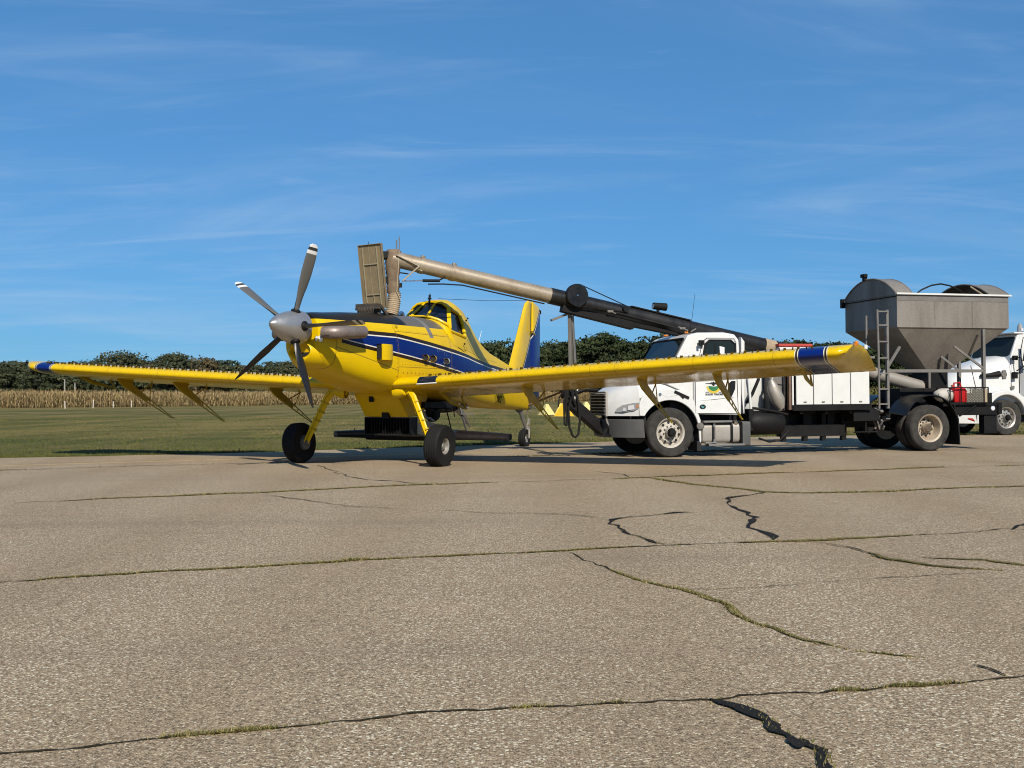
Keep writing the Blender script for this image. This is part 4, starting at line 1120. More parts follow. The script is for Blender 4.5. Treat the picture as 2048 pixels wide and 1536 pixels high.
# boom hangers under the wings
for (y, xb, zb) in ((-6.93, -2.24, 0.80), (-5.34, -2.19, 0.74), (-2.81, -2.12, 0.74), (2.96, -2.37, 0.66), (5.21, -2.72, 0.80), (6.56, -2.76, 0.88)):
    sg = 1 if y > 0 else -1; ya = abs(y)
    a = wing_pt(0.40, -1, ya, sg); c = wing_pt(0.62, -1, ya, sg); r_ = wing_pt(0.93, -1, ya, sg)
    tip = Vector((xb, y, zb)); midp = a.lerp(tip, 0.52)
    d = (tip - a).normalized(); nrm = Vector((d.z, 0, -d.x))
    if nrm.x < 0: nrm = -nrm          # points aft-down / forward
    mb = MB()
    w0, w1 = 0.10, 0.055
    poly = [a + Vector((0.10, 0, 0.03)), c + Vector((0, 0, 0.03)), a.lerp(tip, 0.22) - nrm * 0.09, midp - nrm * w1, midp + nrm * w1, a.lerp(tip, 0.12) + nrm * 0.08]
    vs = [p + Vector((0, s_ * 0.02, 0)) for s_ in (-1, 1) for p in poly]; k = len(poly)
    mb.add(vs, [tuple(range(k)), tuple(range(2 * k - 1, k - 1, -1))] + [(i, (i + 1) % k, k + (i + 1) % k, k + i) for i in range(k)])
    for s_ in (-1, 1): mb.tube([midp + nrm * 0.05 * s_, tip + nrm * 0.012 * s_], [0.014, 0.010], 6)
    for q in (0.25, 0.5, 0.75):
        m0 = midp.lerp(tip, q); w = 0.05 + (0.012 - 0.05) * q
        mb.tube([m0 + nrm * w, m0 - nrm * w], 0.009, 6)
    mb.tube([tip, tip + Vector((-0.10, 0, -0.01))], [0.016, 0.010], 6)
    hg = mb.build('spray_boom_hanger', 'yellow_dull', plane, smooth=40)
    mb = MB(); mb.tube([a.lerp(tip, 0.36), r_ + Vector((0.05, 0, 0.0))], 0.014, 6); mb.tube([r_ + Vector((0.05, 0, 0.03)), a.lerp(tip, 0.55)], 0.010, 6); mb.build('brace', 'yellow_dull', hg)
for (y, sg) in ((8.0, 1), (8.2, -1), (1.12, 1)):
    mb = MB(); a = wing_pt(0.45, -1, y, sg); b_ = wing_pt(0.92, -1, y, sg)
    dz = 0.18 if y > 2 else 0.26
    mb.tube([a + Vector((0, 0, 0.03)), a.lerp(b_, 0.45) - Vector((0, 0, dz * .55)), b_ - Vector((0.12, 0, dz)), b_ + Vector((0.05, 0, 0.0))], [0.05, 0.05, 0.045, 0.03], 8, True, 0.5)
    mb.build('flap_hinge', 'yellow_dull', plane)
# landing gear ----------------------------------------------------------------------------
def wheel(name, parent, c, axis, r, w, rim_r, rim_mat, tyre_mat='rubber', grooves=4, style='aircraft'):
    t = bpy.data.objects.new(name, None); COL.objects.link(t); t.parent = parent
    t.location = c
    ax = Vector(axis).normalized()
    h = w / 2
    prof = [(rim_r, -h * 0.72), (rim_r + 0.02, -h * 0.88), (rim_r + (r - rim_r) * 0.45, -h), (r * 0.93, -h * 0.93), (r * 0.975, -h * 0.74)]
    xs_ = np.linspace(-h * 0.66, h * 0.66, grooves * 4 + 1)
    for i, x in enumerate(xs_):
        crown = r * (1 - 0.025 * (x / h) ** 2)
        prof.append((crown - (0.012 if (i % 4 == 2) else 0.0), x))
    prof += [(r * 0.975, h * 0.74), (r * 0.93, h * 0.93), (rim_r + (r - rim_r) * 0.45, h), (rim_r + 0.02, h * 0.88), (rim_r, h * 0.72)]
    MB().lathe(prof, (0, 0, 0), ax, 44).build('tyre', tyre_mat, t, smooth=30)
    if style == 'aircraft':
        rp = [(0.0, h * 0.62), (0.05, h * 0.62), (0.055, h * 0.45), (rim_r * 0.55, h * 0.40), (rim_r * 0.62, h * 0.18), (rim_r * 0.80, h * 0.22), (rim_r * 0.90, h * 0.70), (rim_r * 1.03, h * 0.80), (rim_r * 1.04, h * 0.70), (rim_r * 0.9, -h * 0.2), (rim_r * 0.9, -h * 0.7), (rim_r * 1.03, -h * 0.8), (rim_r * 0.5, -h * 0.5), (0, -h * 0.5)]
        mb = MB().lathe(rp, (0, 0, 0), ax, 32)
        rm = mb.build('rim', rim_mat, t, smooth=30)
        u, w_ = MB.frame(ax)
        for k in range(6):
            a = k * math.pi / 3
            MB().tube([ax * (h * 0.36) + (u * math.cos(a) + w_ * math.sin(a)) * rim_r * 0.48, ax * (h * 0.48) + (u * math.cos(a) + w_ * math.sin(a)) * rim_r * 0.48], 0.013, 6).build('bolt', 'grey_steel', rm)
    else:
        dish = style == 'dish'
        d0 = -h * 0.55 if dish else h * 0.45          # where the disc sits
        rp = [(0.0, d0 + 0.10), (0.105, d0 + 0.10), (0.112, d0 + 0.01), (rim_r * 0.66, d0), (rim_r * 0.80, d0 + (-0.02 if dish else -0.05)), (rim_r * 0.86, h * 0.10), (rim_r * 0.93, h * 0.66), (rim_r * 1.05, h * 0.84), (rim_r * 1.055, h * 0.72), (rim_r * 0.92, -h * 0.3), (rim_r * 1.04, -h * 0.85), (0.0, -h * 0.8)]
        rm = MB().lathe(rp, (0, 0, 0), ax, 40).build('rim', rim_mat, t, smooth=30)
        u, w_ = MB.frame(ax)
        MB().lathe([(0, d0 + (0.13 if dish else 0.17)), (0.07, d0 + (0.13 if dish else 0.165)), (0.098, d0 + 0.11), (0.10, d0 + 0.03)], (0, 0, 0), ax, 20).build('hub', 'black' if not dish else 'hub_brown', rm)
        hole = None
        for k in range(10):
            a = k * math.pi / 5 + 0.2
            c0 = (u * math.cos(a) + w_ * math.sin(a))
            if hole is None:
                hole = MB().lathe([(0.0, 0.004), (0.030, 0.0)], (0, 0, 0), ax, 12).build('hand_hole', 'dark_hole', rm); hh = hole
            else: hh = copy_part(hole, rm)
            hh.location = ax * (d0 + 0.004) + c0 * (rim_r * 0.70 if not dish else rim_r * 0.58)
        nut = None
        for k in range(10):
            a = k * math.pi / 5 + 0.2 + 0.31
            c0 = (u * math.cos(a) + w_ * math.sin(a))
            if nut is None: nut = MB().lathe([(0.0, 0.035), (0.013, 0.035), (0.017, 0.0)], (0, 0, 0), ax, 6).build('wheel_nut', 'grey_steel', rm); nn = nut
            else: nn = copy_part(nut, rm)
            nn.location = ax * (d0 + 0.008) + c0 * 0.135
    return t
for sg in (1, -1):
    wheel('main_wheel', plane, (0, sg * 1.58, 0.39 - 0.012 * 0), (0.0, sg, -0.06), 0.395, 0.30, 0.145, 'rim_alu')
    mb = MB(); path = [(-0.14, sg * 0.55, 1.40), (-0.12, sg * 0.76, 1.43), (-0.10, sg * 0.88, 1.39), (-0.08, sg * 0.97, 1.28), (-0.04, sg * 1.17, 0.88), (0.0, sg * 1.35, 0.50), (0.0, sg * 1.40, 0.40)]
    mb.tube(path, [0.075, 0.08, 0.08, 0.075, 0.065, 0.055, 0.05], 14, True, 0.55)
    leg = mb.build('gear_leg', 'yellow', plane)
    mb = MB(); mb.tube([(p[0] + 0.075, p[1] + sg * 0.015, p[2]) for p in path[2:]], 0.014, 8); mb.build('brake_line', 'yellow', leg)
    for q in (0.12, 0.34, 0.56, 0.78):
        p = Vector(path[3]).lerp(Vector(path[5]), q); d = (Vector(path[5]) - Vector(path[3])).normalized()
        mb = MB(); mb.tube([p - d * 0.012, p + d * 0.012], 0.088, 14, True, 0.62); mb.build('clamp', 'yellow_dull', leg)
    mb = MB(); mb.tube([(0, sg * 1.36, 0.39), (0, sg * 1.52, 0.39)], [0.06, 0.05], 12); mb.lathe([(0, 0.03), (0.13, 0.03), (0.13, -0.03), (0, -0.03)], (0, sg * 1.43, 0.39), (0, 1, 0), 22); mb.build('axle', 'grey_steel', leg)
    mb = MB(); mb.lathe([(0.0, 0.16), (0.09, 0.13), (0.13, 0.02), (0.13, -0.1)], (-0.12, sg * 0.66, 1.40), (0.2, sg, 0.1), 18); mb.build('leg_fairing', 'yellow', leg)
# tail wheel
mb = MB(); mb.tube([(-6.95, 0, 1.0), (-7.15, 0, 0.95), (-7.32, 0, 0.72), (-7.48, 0, 0.50)], [0.085, 0.09, 0.07, 0.055], 10, True, 0.6); sp_ = mb.build('tail_spring', 'grey_steel', plane)
mb = MB(); mb.box((-7.55, 0, 0.50), (0.14, 0.10, 0.07)); mb.tube([(-7.55, 0, 0.52), (-7.62, 0, 0.72), (-7.56, 0.02, 0.92), (-7.42, 0.03, 1.02)], 0.012, 6); mb.box((-7.60, 0.03, 0.66), (0.05, 0.05, 0.16))
mb.tube([(-7.50, 0.09, 0.46), (-7.42, 0.12, 0.40), (-7.40, 0.13, 0.235)], [0.025, 0.025, 0.02], 8); mb.tube([(-7.50, -0.09, 0.46), (-7.42, -0.12, 0.40), (-7.40, -0.13, 0.235)], [0.025, 0.025, 0.02], 8); mb.bar((-7.5, -0.10, 0.47), (-7.5, 0.10, 0.47), 0.08, 0.04)
mb.build('tail_fork', 'alu', plane, bevel=0.004)
wheel('tail_wheel', plane, (-7.40, 0, 0.235), (0, 1, 0), 0.235, 0.17, 0.10, 'rim_alu', 'rubber', 2)
mb = MB(); mb.box((-7.62, 0.07, 1.18), (0.20, 0.05, 0.16)); mb.box((-7.55, 0.09, 1.05), (0.06, 0.05, 0.22)); mb.tube([(-7.6, 0.03, 1.02), (-8.05, 0.03, 1.00)], 0.015, 6); mb.build('tail_bracket', 'rim_alu', plane, bevel=0.01)
# fin, rudder, tailplane
def slab(rows, th, y0=0.0):
    """rows: (z, x_front, x_back); lens-shaped thickness"""
    rings = []
    for z, xf, xb, k in rows:
        rg = []
        for i in range(11):
            t = i / 10; rg.append((xf + (xb - xf) * t, y0 + th * k * (math.sin(math.pi * min(1, 0.02 + t ** 0.6 * 0.98))), z))
        for i in range(10, -1, -1):
            t = i / 10; rg.append((xf + (xb - xf) * t, y0 - th * k * (math.sin(math.pi * min(1, 0.02 + t ** 0.6 * 0.98))), z))
        rings.append(rg)
    return MB().loft(rings, True, True, True)
frows = [(1.75, -6.15, -7.79, 1.2), (2.02, -6.42, -7.79, 1.1), (2.6, -6.76, -7.79, 0.95), (3.2, -7.11, -7.79, 0.75), (3.55, -7.31, -7.79, 0.62), (3.70, -7.42, -7.79, 0.5), (3.78, -7.56, -7.79, 0.35), (3.80, -7.66, -7.79, 0.1)]
fin = slab(frows, 0.085).build('tail_fin', 'fin', plane, smooth=50)
rrows = [(1.25, -7.80, -8.34, 0.8), (2.0, -7.80, -8.42, 0.75), (3.0, -7.80, -8.42, 0.6), (3.60, -7.80, -8.42, 0.45), (3.69, -7.80, -8.30, 0.35), (3.77, -7.80, -8.0, 0.2)]
rud = slab(rrows, 0.085).build('rudder', 'fin', plane, smooth=50)
mb = MB(); mb.tube([(-7.74, 0.075, 3.80), (-7.70, 0.085, 3.0)], [0.02, 0.035], 8); mb.tube([(-7.70, 0.085, 3.0), (-8.0, 0.05, 2.92)], 0.012, 6); mb.build('trim_rod', 'yellow', rud)
mb = MB(); mb.tube([(-8.40, 0.0, 3.60), (-8.46, 0.0, 3.58), (-8.46, 0, 3.5)], 0.02, 6); mb.build('tail_light', 'black', rud)
for sg in (1, -1):
    rings = []
    for y in (0.05, 1.2, 2.3, 2.65):
        k = 1 - 0.25 * (y / 2.65) if y < 2.5 else 0.55
        rg = []
        for t, s_ in [(0, 1), (0.06, 1), (0.3, 1), (0.7, 1), (1, 1), (0.7, -1), (0.3, -1), (0.06, -1)]:
            rg.append((-6.85 - (1 - k) * 0.5 - 1.15 * k * t, sg * y, 1.66 + s_ * 0.6 * naca(t, 0.12) * k - 0.1 * t))
        rings.append(rg)
    mb = MB(); mb.loft(rings, True, True, True); tp = mb.build('tailplane', 'yellow', plane, smooth=40)
    mb = MB(); mb.tube([(-7.4, sg * 0.1, 1.08), (-7.4, sg * 1.5, 1.60)], 0.025, 8); mb.build('tail_strut', 'rust', tp)
# wires and whips
mb = MB(); mb.tube([(-2.80, 0, 3.42), (-5.3, 0, 3.59), (-7.62, 0, 3.80)], 0.005, 5); mb.build('antenna_wire', 'black', plane)
mb = MB(); mb.tube([(-4.62, 0.05, 2.48), (-4.82, 0.05, 2.84)], [0.008, 0.004], 6); mb.build('whip_antenna', 'white_trim', plane)
mb = MB(); mb.tube([(-2.42, 0.0, 3.36), (-2.45, 0, 3.50)], [0.02, 0.01], 6); mb.box((-2.52, -0.05, 3.40), (0.08, 0.05, 0.03)); mb.build('roof_antenna', 'black', can)
# dry spreader under the belly -----------------------------------------------------------------
mb = MB()
rings = [[(-0.30, -0.49, 1.42), (-0.30, 0.49, 1.42), (-1.55, 0.49, 1.40), (-1.55, -0.49, 1.40)], [(-0.32, -0.49, 1.30), (-0.32, 0.49, 1.30), (-1.5, 0.48, 1.28), (-1.5, -0.48, 1.28)], [(-0.44, -0.48, 1.18), (-0.44, 0.48, 1.18), (-1.45, 0.47, 1.18), (-1.45, -0.47, 1.18)],
         [(-0.70, -0.50, 0.90), (-0.70, 0.50, 0.90), (-1.35, 0.46, 0.92), (-1.35, -0.46, 0.92)]]
mb.loft(rings, True, True, True); mb.build('hopper_throat', 'yellow', plane, smooth=20, bevel=0.015)
mb = MB(); mb.box((-0.66, 0.02, 0.94), (0.10, 0.16, 0.10)); mb.box((-0.69, 0.02, 0.955), (0.05, 0.24, 0.04)); mb.build('gate_crank', 'black', plane, bevel=0.01)
mb = MB(); mb.box((-0.34, -0.12, 1.25), (0.06, 0.09, 0.11)); mb.build('drain_valve', 'black', plane, bevel=0.01)
spr = empty('tmp', (0, 0, 0)); bpy.data.objects.remove(spr)
mb = MB()
mb.b2((-0.80, -0.52, 0.875), (-0.72, 0.52, 0.895)); mb.b2((-0.80, -0.52, 0.545), (-0.72, 0.52, 0.56)); mb.b2((-1.3, -0.525, 0.545), (-0.72, -0.51, 0.895)); mb.b2((-1.3, 0.51, 0.545), (-0.72, 0.525, 0.895))
mb.b2((-1.32, -0.51, 0.56), (-1.30, 0.51, 0.875))
spreader = mb.build('spreader_inlet', 'black_tube', plane, smooth=0)
vn = None
for k in range(13):
    y = -0.46 + 0.92 * k / 12
    if vn is None: vn = MB().b2((-0.30, -0.006, -0.155), (0.22, 0.006, 0.155)).build('vane', 'black', spreader, smooth=0); v_ = vn
    else: v_ = copy_part(vn, spreader)
    v_.location = (-0.98, y, 0.717); v_.rotation_euler = (0, 0, R(-3.0 * (k - 6)))
mb = MB(); mb.loft([[(-1.0, -0.53, 0.56), (-1.0, 0.53, 0.56), (-1.0, 0.53, 0.88), (-1.0, -0.53, 0.88)], [(-1.9, -0.95, 0.42), (-1.9, 0.95, 0.42), (-1.9, 0.95, 0.60), (-1.9, -0.95, 0.60)], [(-2.2, -1.0, 0.42), (-2.2, 1.0, 0.42), (-2.2, 1.0, 0.56), (-2.2, -1.0, 0.56)]], True, False, True)
mb.build('spreader_body', 'steel', plane, smooth=20)
mb = MB(); mb.b2((-1.35, 0.526, 0.60), (-1.05, 0.535, 0.82)); mb.b2((-1.1, 0.53, 0.55), (-1.07, 0.56, 0.9)); mb.build('side_plate', 'alu', spreader, bevel=0.004)
for sg in (1, -1):
    mb = MB(); mb.tube([(-1.95, sg * 0.86, 0.515), (-1.98, sg * 1.4, 0.505), (-2.0, sg * 2.06, 0.49)], [0.105, 0.09, 0.068], 20, False); mb.tube([(-1.95, sg * 0.86, 0.515), (-2.0, sg * 2.05, 0.49)], [0.095, 0.06], 20, False)
    tb = mb.build('spreader_tube', 'exhaust' if sg > 0 else 'black_tube', plane)
    mb = MB(); mb.tube([(-2.0, sg * 1.95, 0.49), (-2.0, sg * 2.10, 0.488)], 0.071, 20, False); mb.build('tube_collar', 'grey_steel', tb)
    mb = MB(); mb.tube([(-2.0, sg * 1.6, 0.57), (-2.0, sg * 1.6, 0.63)], 0.008, 6); mb.build('nozzle_pin', 'black', tb)
mb = MB(); mb.tube([(-1.55, -1.0, 0.46), (-1.55, 1.0, 0.46)], 0.06, 14); mb.build('cross_beam', 'black', plane)
mb = MB(); mb.b2((-2.05, 0.80, 0.42), (-1.90, 0.95, 0.62)); mb.build('tube_bracket', 'alu', plane, bevel=0.02)
mb = MB(); mb.tube([(-1.75, 0.75, 1.12), (-1.85, 0.85, 0.58)], 0.014, 6); mb.tube([(-1.75, -0.75, 1.12), (-1.85, -0.85, 0.58)], 0.014, 6); mb.build('spreader_stay', 'black', plane)
# pump, hoses and gear under the belly
mb = MB()
mb.lathe([(0.0, 0.14), (0.10, 0.13), (0.15, 0.05), (0.15, -0.05), (0.10, -0.13), (0.0, -0.14)], (-1.80, 0.42, 0.93), (0.2, 1, 0), 22)
mb.lathe([(0.0, 0.16), (0.07, 0.14), (0.09, -0.14), (0.0, -0.16)], (-2.1, 0.30, 0.98), (1, 0.2, 0.1), 16)
mb.tube([(-1.4, 0.2, 1.12), (-1.9, 0.3, 1.10), (-2.5, 0.3, 1.06), (-3.1, 0.25, 1.05)], 0.06, 10); mb.tube([(-1.2, 0.35, 1.15), (-1.6, 0.5, 1.02), (-2.1, 0.45, 1.05), (-2.8, 0.35, 1.02)], 0.035, 8)
mb.box((-1.9, 0.2, 1.13), (1.3, 0.7, 0.12)); mb.tube([(-2.2, 0.1, 1.0), (-2.9, 0.1, 1.0), (-3.3, 0.2, 1.03)], 0.05, 8)
mb.build('spray_pump', 'black', plane)
mb = MB(); mb.tube([(-1.25, 0.50, 0.88), (-1.45, 0.56, 0.86), (-1.75, 0.48, 0.80)], 0.028, 10); mb.tube([(-1.2, 0.42, 1.08), (-1.3, 0.5, 0.98), (-1.32, 0.54, 0.86)], 0.035, 8); mb.build('steel_pipe', 'steel', plane)
mb = MB(); mb.tube([(-3.1, 0.28, 1.06), (-3.25, 0.28, 1.0), (-3.45, 0.30, 0.86)], [0.07, 0.075, 0.055], 12); mb.tube([(-3.45, 0.30, 0.86), (-3.62, 0.30, 0.72)], [0.045, 0.04], 12); mb.tube([(-3.62, 0.30, 0.72), (-3.74, 0.30, 0.63)], [0.026, 0.022], 10); mb.build('fill_valve', 'steel', plane)
mb = MB(); mb.bar((-2.72, 0.55, 1.15), (-2.78, 0.58, 0.95), 0.05, 0.03); mb.bar((-2.78, 0.58, 0.95), (-3.02, 0.60, 0.52), 0.045, 0.03); mb.bar((-3.02, 0.60, 0.52), (-3.02, 0.90, 0.52), 0.04, 0.03); mb.bar((-2.78, 0.58, 0.93), (-2.80, 0.86, 0.93), 0.035, 0.025); mb.build('boarding_step', 'grey_steel', plane)
mb = MB(); mb.tube([(-2.2, 0.70, 1.12), (-2.2, 0.72, 0.88)], 0.012, 6); mb.build('drain_line', 'black', plane)
mb = MB(); mb.lathe([(0.05, 0.0), (0.055, 0.3), (0.03, 0.36), (0, 0.37)], (-3.2, 0.25, 1.08), (-1, 0.3, -0.02), 12); mb.build('marker_bottle', 'canvas_lite', plane)

# ================================================================== loader truck  (x rearwards, y away, z up)
PSI = 0.2598
truck = empty('loader_truck', (3.2482, 21.1189, TILT * 3.2482), PSI, TILT)
tag(truck, 'white conventional cab loader truck with long auger boom and steel hopper', 'truck')
TYR = 0.515
wheel('front_wheel', truck, (0, 0.04, TYR - 0.005), (0, -1, 0), TYR, 0.28, 0.30, 'rim_white', 'rubber_dusty', 5, 'steer')
wheel('front_wheel', truck, (0, 1.95, TYR - 0.005), (0, 1, 0), TYR, 0.28, 0.30, 'rim_white', 'rubber', 5, 'steer')
wheel('rear_wheel', truck, (6.2, 0.03, TYR - 0.005), (0, -1, 0), TYR, 0.27, 0.30, 'rim_tan', 'rubber_dusty', 5, 'dish')
wheel('rear_wheel', truck, (6.2, 0.36, TYR - 0.005), (0, -1, 0), TYR, 0.27, 0.30, 'rim_tan', 'rubber_dusty', 5, 'dish')
wheel('rear_wheel', truck, (6.2, 1.63, TYR - 0.005), (0, 1, 0), TYR, 0.27, 0.30, 'rim_tan', 'rubber', 5, 'dish')
wheel('rear_wheel', truck, (6.2, 1.96, TYR - 0.005), (0, 1, 0), TYR, 0.27, 0.30, 'rim_tan', 'rubber', 5, 'dish')
# chassis
mb = MB()
for y in (0.56, 1.42): mb.b2((-0.95, y - 0.04, 0.60), (6.9, y + 0.04, 0.86))
for x in (0.9, 2.2, 3.5, 4.8, 6.8): mb.b2((x - 0.06, 0.6, 0.62), (x + 0.06, 1.38, 0.82))
mb.tube([(0, 0.1, 0.50), (0, 1.9, 0.50)], 0.07, 10); mb.tube([(6.2, 0.3, 0.52), (6.2, 1.7, 0.52)], 0.12, 12); mb.lathe([(0, 0.2), (0.17, 0.16), (0.2, 0), (0.17, -0.16), (0, -0.2)], (6.2, 1.0, 0.52), (1, 0, 0), 18)
mb.tube([(0.8, 1.0, 0.62), (6.0, 1.0, 0.56)], 0.06, 10); mb.b2((-0.6, 0.45, 0.55), (0.75, 1.5, 1.25))
mb.build('chassis', 'black', truck)
# bumper (swept corners)
bp = [(-0.60, -0.10), (-0.86, 0.02), (-1.10, 0.34), (-1.22, 0.97), (-1.10, 1.60), (-0.86, 1.92), (-0.60, 2.04)]
inn = [(-0.60, 0.02), (-0.80, 0.12), (-1.00, 0.42), (-1.10, 0.97), (-1.00, 1.52), (-0.80, 1.82), (-0.60, 1.92)]
mb = MB(); poly = bp + inn[::-1]
mb.prism(poly, lambda a, b: (a + 0.03, b, 0.41), lambda a, b: (a, b, 0.79)); mb.build('bumper', 'bumper', truck, smooth=50, bevel=0.012)
mb = MB(); mb.b2((-1.16, 0.40, 0.48), (-1.10, 0.52, 0.62)); mb.build('tow_opening', 'dark_hole', truck)
# hood: loft of cross-sections along x, then fenders with wheel arch
def hood_ring(x, hw, zb, zt, yc=0.97, rr=0.16):
    pts = [(x, yc - hw, zb), (x, yc - hw * 1.0, zb + (zt - zb) * 0.55), (x, yc - hw * 0.93, zb + (zt - zb) * 0.82), (x, yc - hw * 0.70, zt - 0.03), (x, yc - hw * 0.3, zt)]
    return pts + [(p[0], 2 * yc - p[1], p[2]) for p in reversed(pts)]
mb = MB()
mb.loft([hood_ring(-1.18, 0.46, 0.87, 1.30), hood_ring(-1.15, 0.50, 0.86, 1.34), hood_ring(-1.02, 0.66, 0.86, 1.42), hood_ring(-0.84, 0.86, 0.86, 1.50), hood_ring(-0.66, 1.01, 0.86, 1.57)], True, True, True)
mb.loft([hood_ring(-0.665, 0.88, 1.22, 1.58), hood_ring(-0.1, 0.90, 1.24, 1.68), hood_ring(0.60, 0.93, 1.22, 1.76)], True, True, True)
hood = mb.build('hood', 'white_paint', truck, smooth=50)
for side in (0, 1):
    outline = [(-0.67, 0.86), (-0.68, 1.10), (-0.62, 1.24), (-0.40, 1.36), (-0.05, 1.41), (0.30, 1.38), (0.52, 1.22), (0.60, 1.00), (0.69, 0.76), (0.70, 0.30), (0.66, 0.28)]
    archp = [(0.645 * math.cos(a), 0.53 + 0.645 * math.sin(a)) for a in np.linspace(R(-2), R(150), 22)]
    poly = outline + archp
    y0, y1 = (-0.06, 0.0) if side == 0 else (1.94, 2.00)
    mb = MB(); mb.xz(poly, y0, y1)
    mb.build('fender', 'white_paint', truck, smooth=40, bevel=0.02)
    mb = MB(); la_ = np.linspace(R(-4), R(154), 22); ya, yb_ = (0.004, 0.62) if side == 0 else (1.32, 1.936)
    mb.loft([[(0.652 * math.cos(a), y_, 0.53 + 0.652 * math.sin(a)) for a in la_] for y_ in (ya, yb_)], False, False, False)
    mb.loft([[(q * math.cos(a), yb_ if side == 0 else ya, 0.53 + q * math.sin(a)) for a in la_] for q in (0.2, 0.652)], False, False, False)
    mb.build('fender_liner', 'dark_hole', truck)
mb = MB(); mb.b2((0.10, 0.15, 0.30), (0.62, 0.55, 1.15)); mb.b2((-0.62, 0.15, 0.6), (-0.45, 0.6, 1.2)); mb.b2((0.60, -0.05, 0.12), (0.70, 0.40, 0.32)); mb.build('wheel_well', 'dark_hole', truck)
# side of the hood between fender and door
mb = MB(); mb.xz([(0.30, 1.36), (0.58, 0.95), (0.60, 1.74), (-0.3, 1.62)], 0.02, 0.12); mb.build('cowl_panel', 'white_paint', truck, bevel=0.02)
# grille with bars
mb = MB(); mb.b2((-1.195, 0.52, 0.87), (-1.17, 1.42, 1.32)); grl = mb.build('grille', 'dark_hole', truck)
for k in range(7):
    mb = MB(); mb.b2((-1.225, 0.50, 0.885 + 0.066 * k), (-1.19, 1.44, 0.905 + 0.066 * k)); mb.build('grille_bar', 'alu', grl, bevel=0.004)
mb = MB(); mb.b2((-1.21, 0.475, 0.85), (-1.165, 0.515, 1.36)); mb.b2((-1.21, 1.425, 0.85), (-1.165, 1.465, 1.36)); mb.b2((-1.21, 0.515, 1.33), (-1.165, 1.425, 1.37)); mb.build('grille_surround', 'alu', grl, bevel=0.006)
# headlight on the swept corner
def swept(u, z, off=0.0):
    a, b = Vector((-1.10, 0.42, 0)), Vector((-0.64, -0.045, 0)); nn = Vector((-0.70, -0.71, 0))
    p = a.lerp(b, u) + nn * (off + 0.045 * math.sin(math.pi * u)); return (p.x, p.y, z)
def lens_shape(mb, pts, off0, off1):
    mb.prism(pts, lambda u, z: swept(u, z, off0), lambda u, z: swept(u, z, off1))
hl_pts = [(0.14, 0.955), (0.22, 1.015), (0.42, 1.085), (0.75, 1.125), (0.97, 1.135), (1.0, 1.09), (0.93, 1.01), (0.80, 0.965), (0.45, 0.94), (0.16, 0.935)]
mb = MB(); lens_shape(mb, hl_pts, -0.01, 0.022); hlamp = mb.build('headlight', 'glass_lamp', truck, smooth=30, bevel=0.006)
mb = MB(); lens_shape(mb, [(0.42, 0.96), (0.46, 1.03), (0.53, 1.03), (0.55, 0.96)], 0.022, 0.028); lens_shape(mb, [(0.60, 0.98), (0.62, 1.07), (0.80, 1.09), (0.82, 1.0)], 0.022, 0.028); mb.build('reflector', 'lens_clear', hlamp)
mb = MB(); lens_shape(mb, [(0.89, 1.03), (0.89, 1.085), (0.95, 1.09), (0.93, 1.035)], 0.022, 0.028); mb.build('turn_lamp', 'orange_lens', hlamp)
# cab body
cab = MB()
prof = [(0.55, 0.88), (1.62, 0.85), (1.64, 1.6), (1.62, 2.44), (1.55, 2.56), (1.30, 2.60), (0.70, 2.59), (0.48, 2.53), (0.43, 2.47), (-0.02, 1.74), (0.55, 1.70)]
def cab_y(z, side):
    ins = 0.0 if z < 1.7 else 0.09 * (z - 1.7) / 0.9 + (0.05 if z > 2.5 else 0)
    return (-0.055 + ins) if side == 0 else (2.0 - ins)
cab.prism(prof, lambda a, b: (a, cab_y(b, 0), b), lambda a, b: (a, cab_y(b, 1), b))
cabo = cab.build('cab', 'white_paint', truck, smooth=30, bevel=0.035)
def side_poly(mb, pts, off, th=0.004):
    mb.prism(pts, lambda a, b: (a, cab_y(b, 0) - off, b), lambda a, b: (a, cab_y(b, 0) - off + th, b))
mb = MB(); side_poly(mb, [(0.70, 1.76), (0.86, 2.34), (0.94, 2.40), (1.42, 2.40), (1.50, 2.34), (1.50, 1.76)], 0.004); mb.build('side_window', 'glass_truck', cabo, smooth=0)
mb = MB(); fr = [((0.68, 1.74), (0.84, 2.35)), ((0.84, 2.35), (0.93, 2.425)), ((0.93, 2.425), (1.43, 2.425)), ((1.43, 2.425), (1.525, 2.34)), ((1.525, 2.34), (1.525, 1.74)), ((1.525, 1.74), (0.68, 1.74))]
for a, b in fr: mb.tube([(a[0], cab_y(a[1], 0) - 0.003, a[1]), (b[0], cab_y(b[1], 0) - 0.003, b[1])], 0.018, 6)
mb.tube([(1.05, cab_y(1.76, 0) - 0.003, 1.76), (1.05, cab_y(2.4, 0) - 0.003, 2.4)], 0.014, 6); mb.build('window_seal', 'black', cabo)
mb = MB(); side_poly(mb, [(1.16, 1.80), (1.16, 2.30), (1.27, 2.28), (1.25, 1.95), (1.2, 1.8)], 0.007, 0.002); mb.build('window_pale_patch', 'white_trim', cabo, smooth=0)  # pale patch laid over the side window
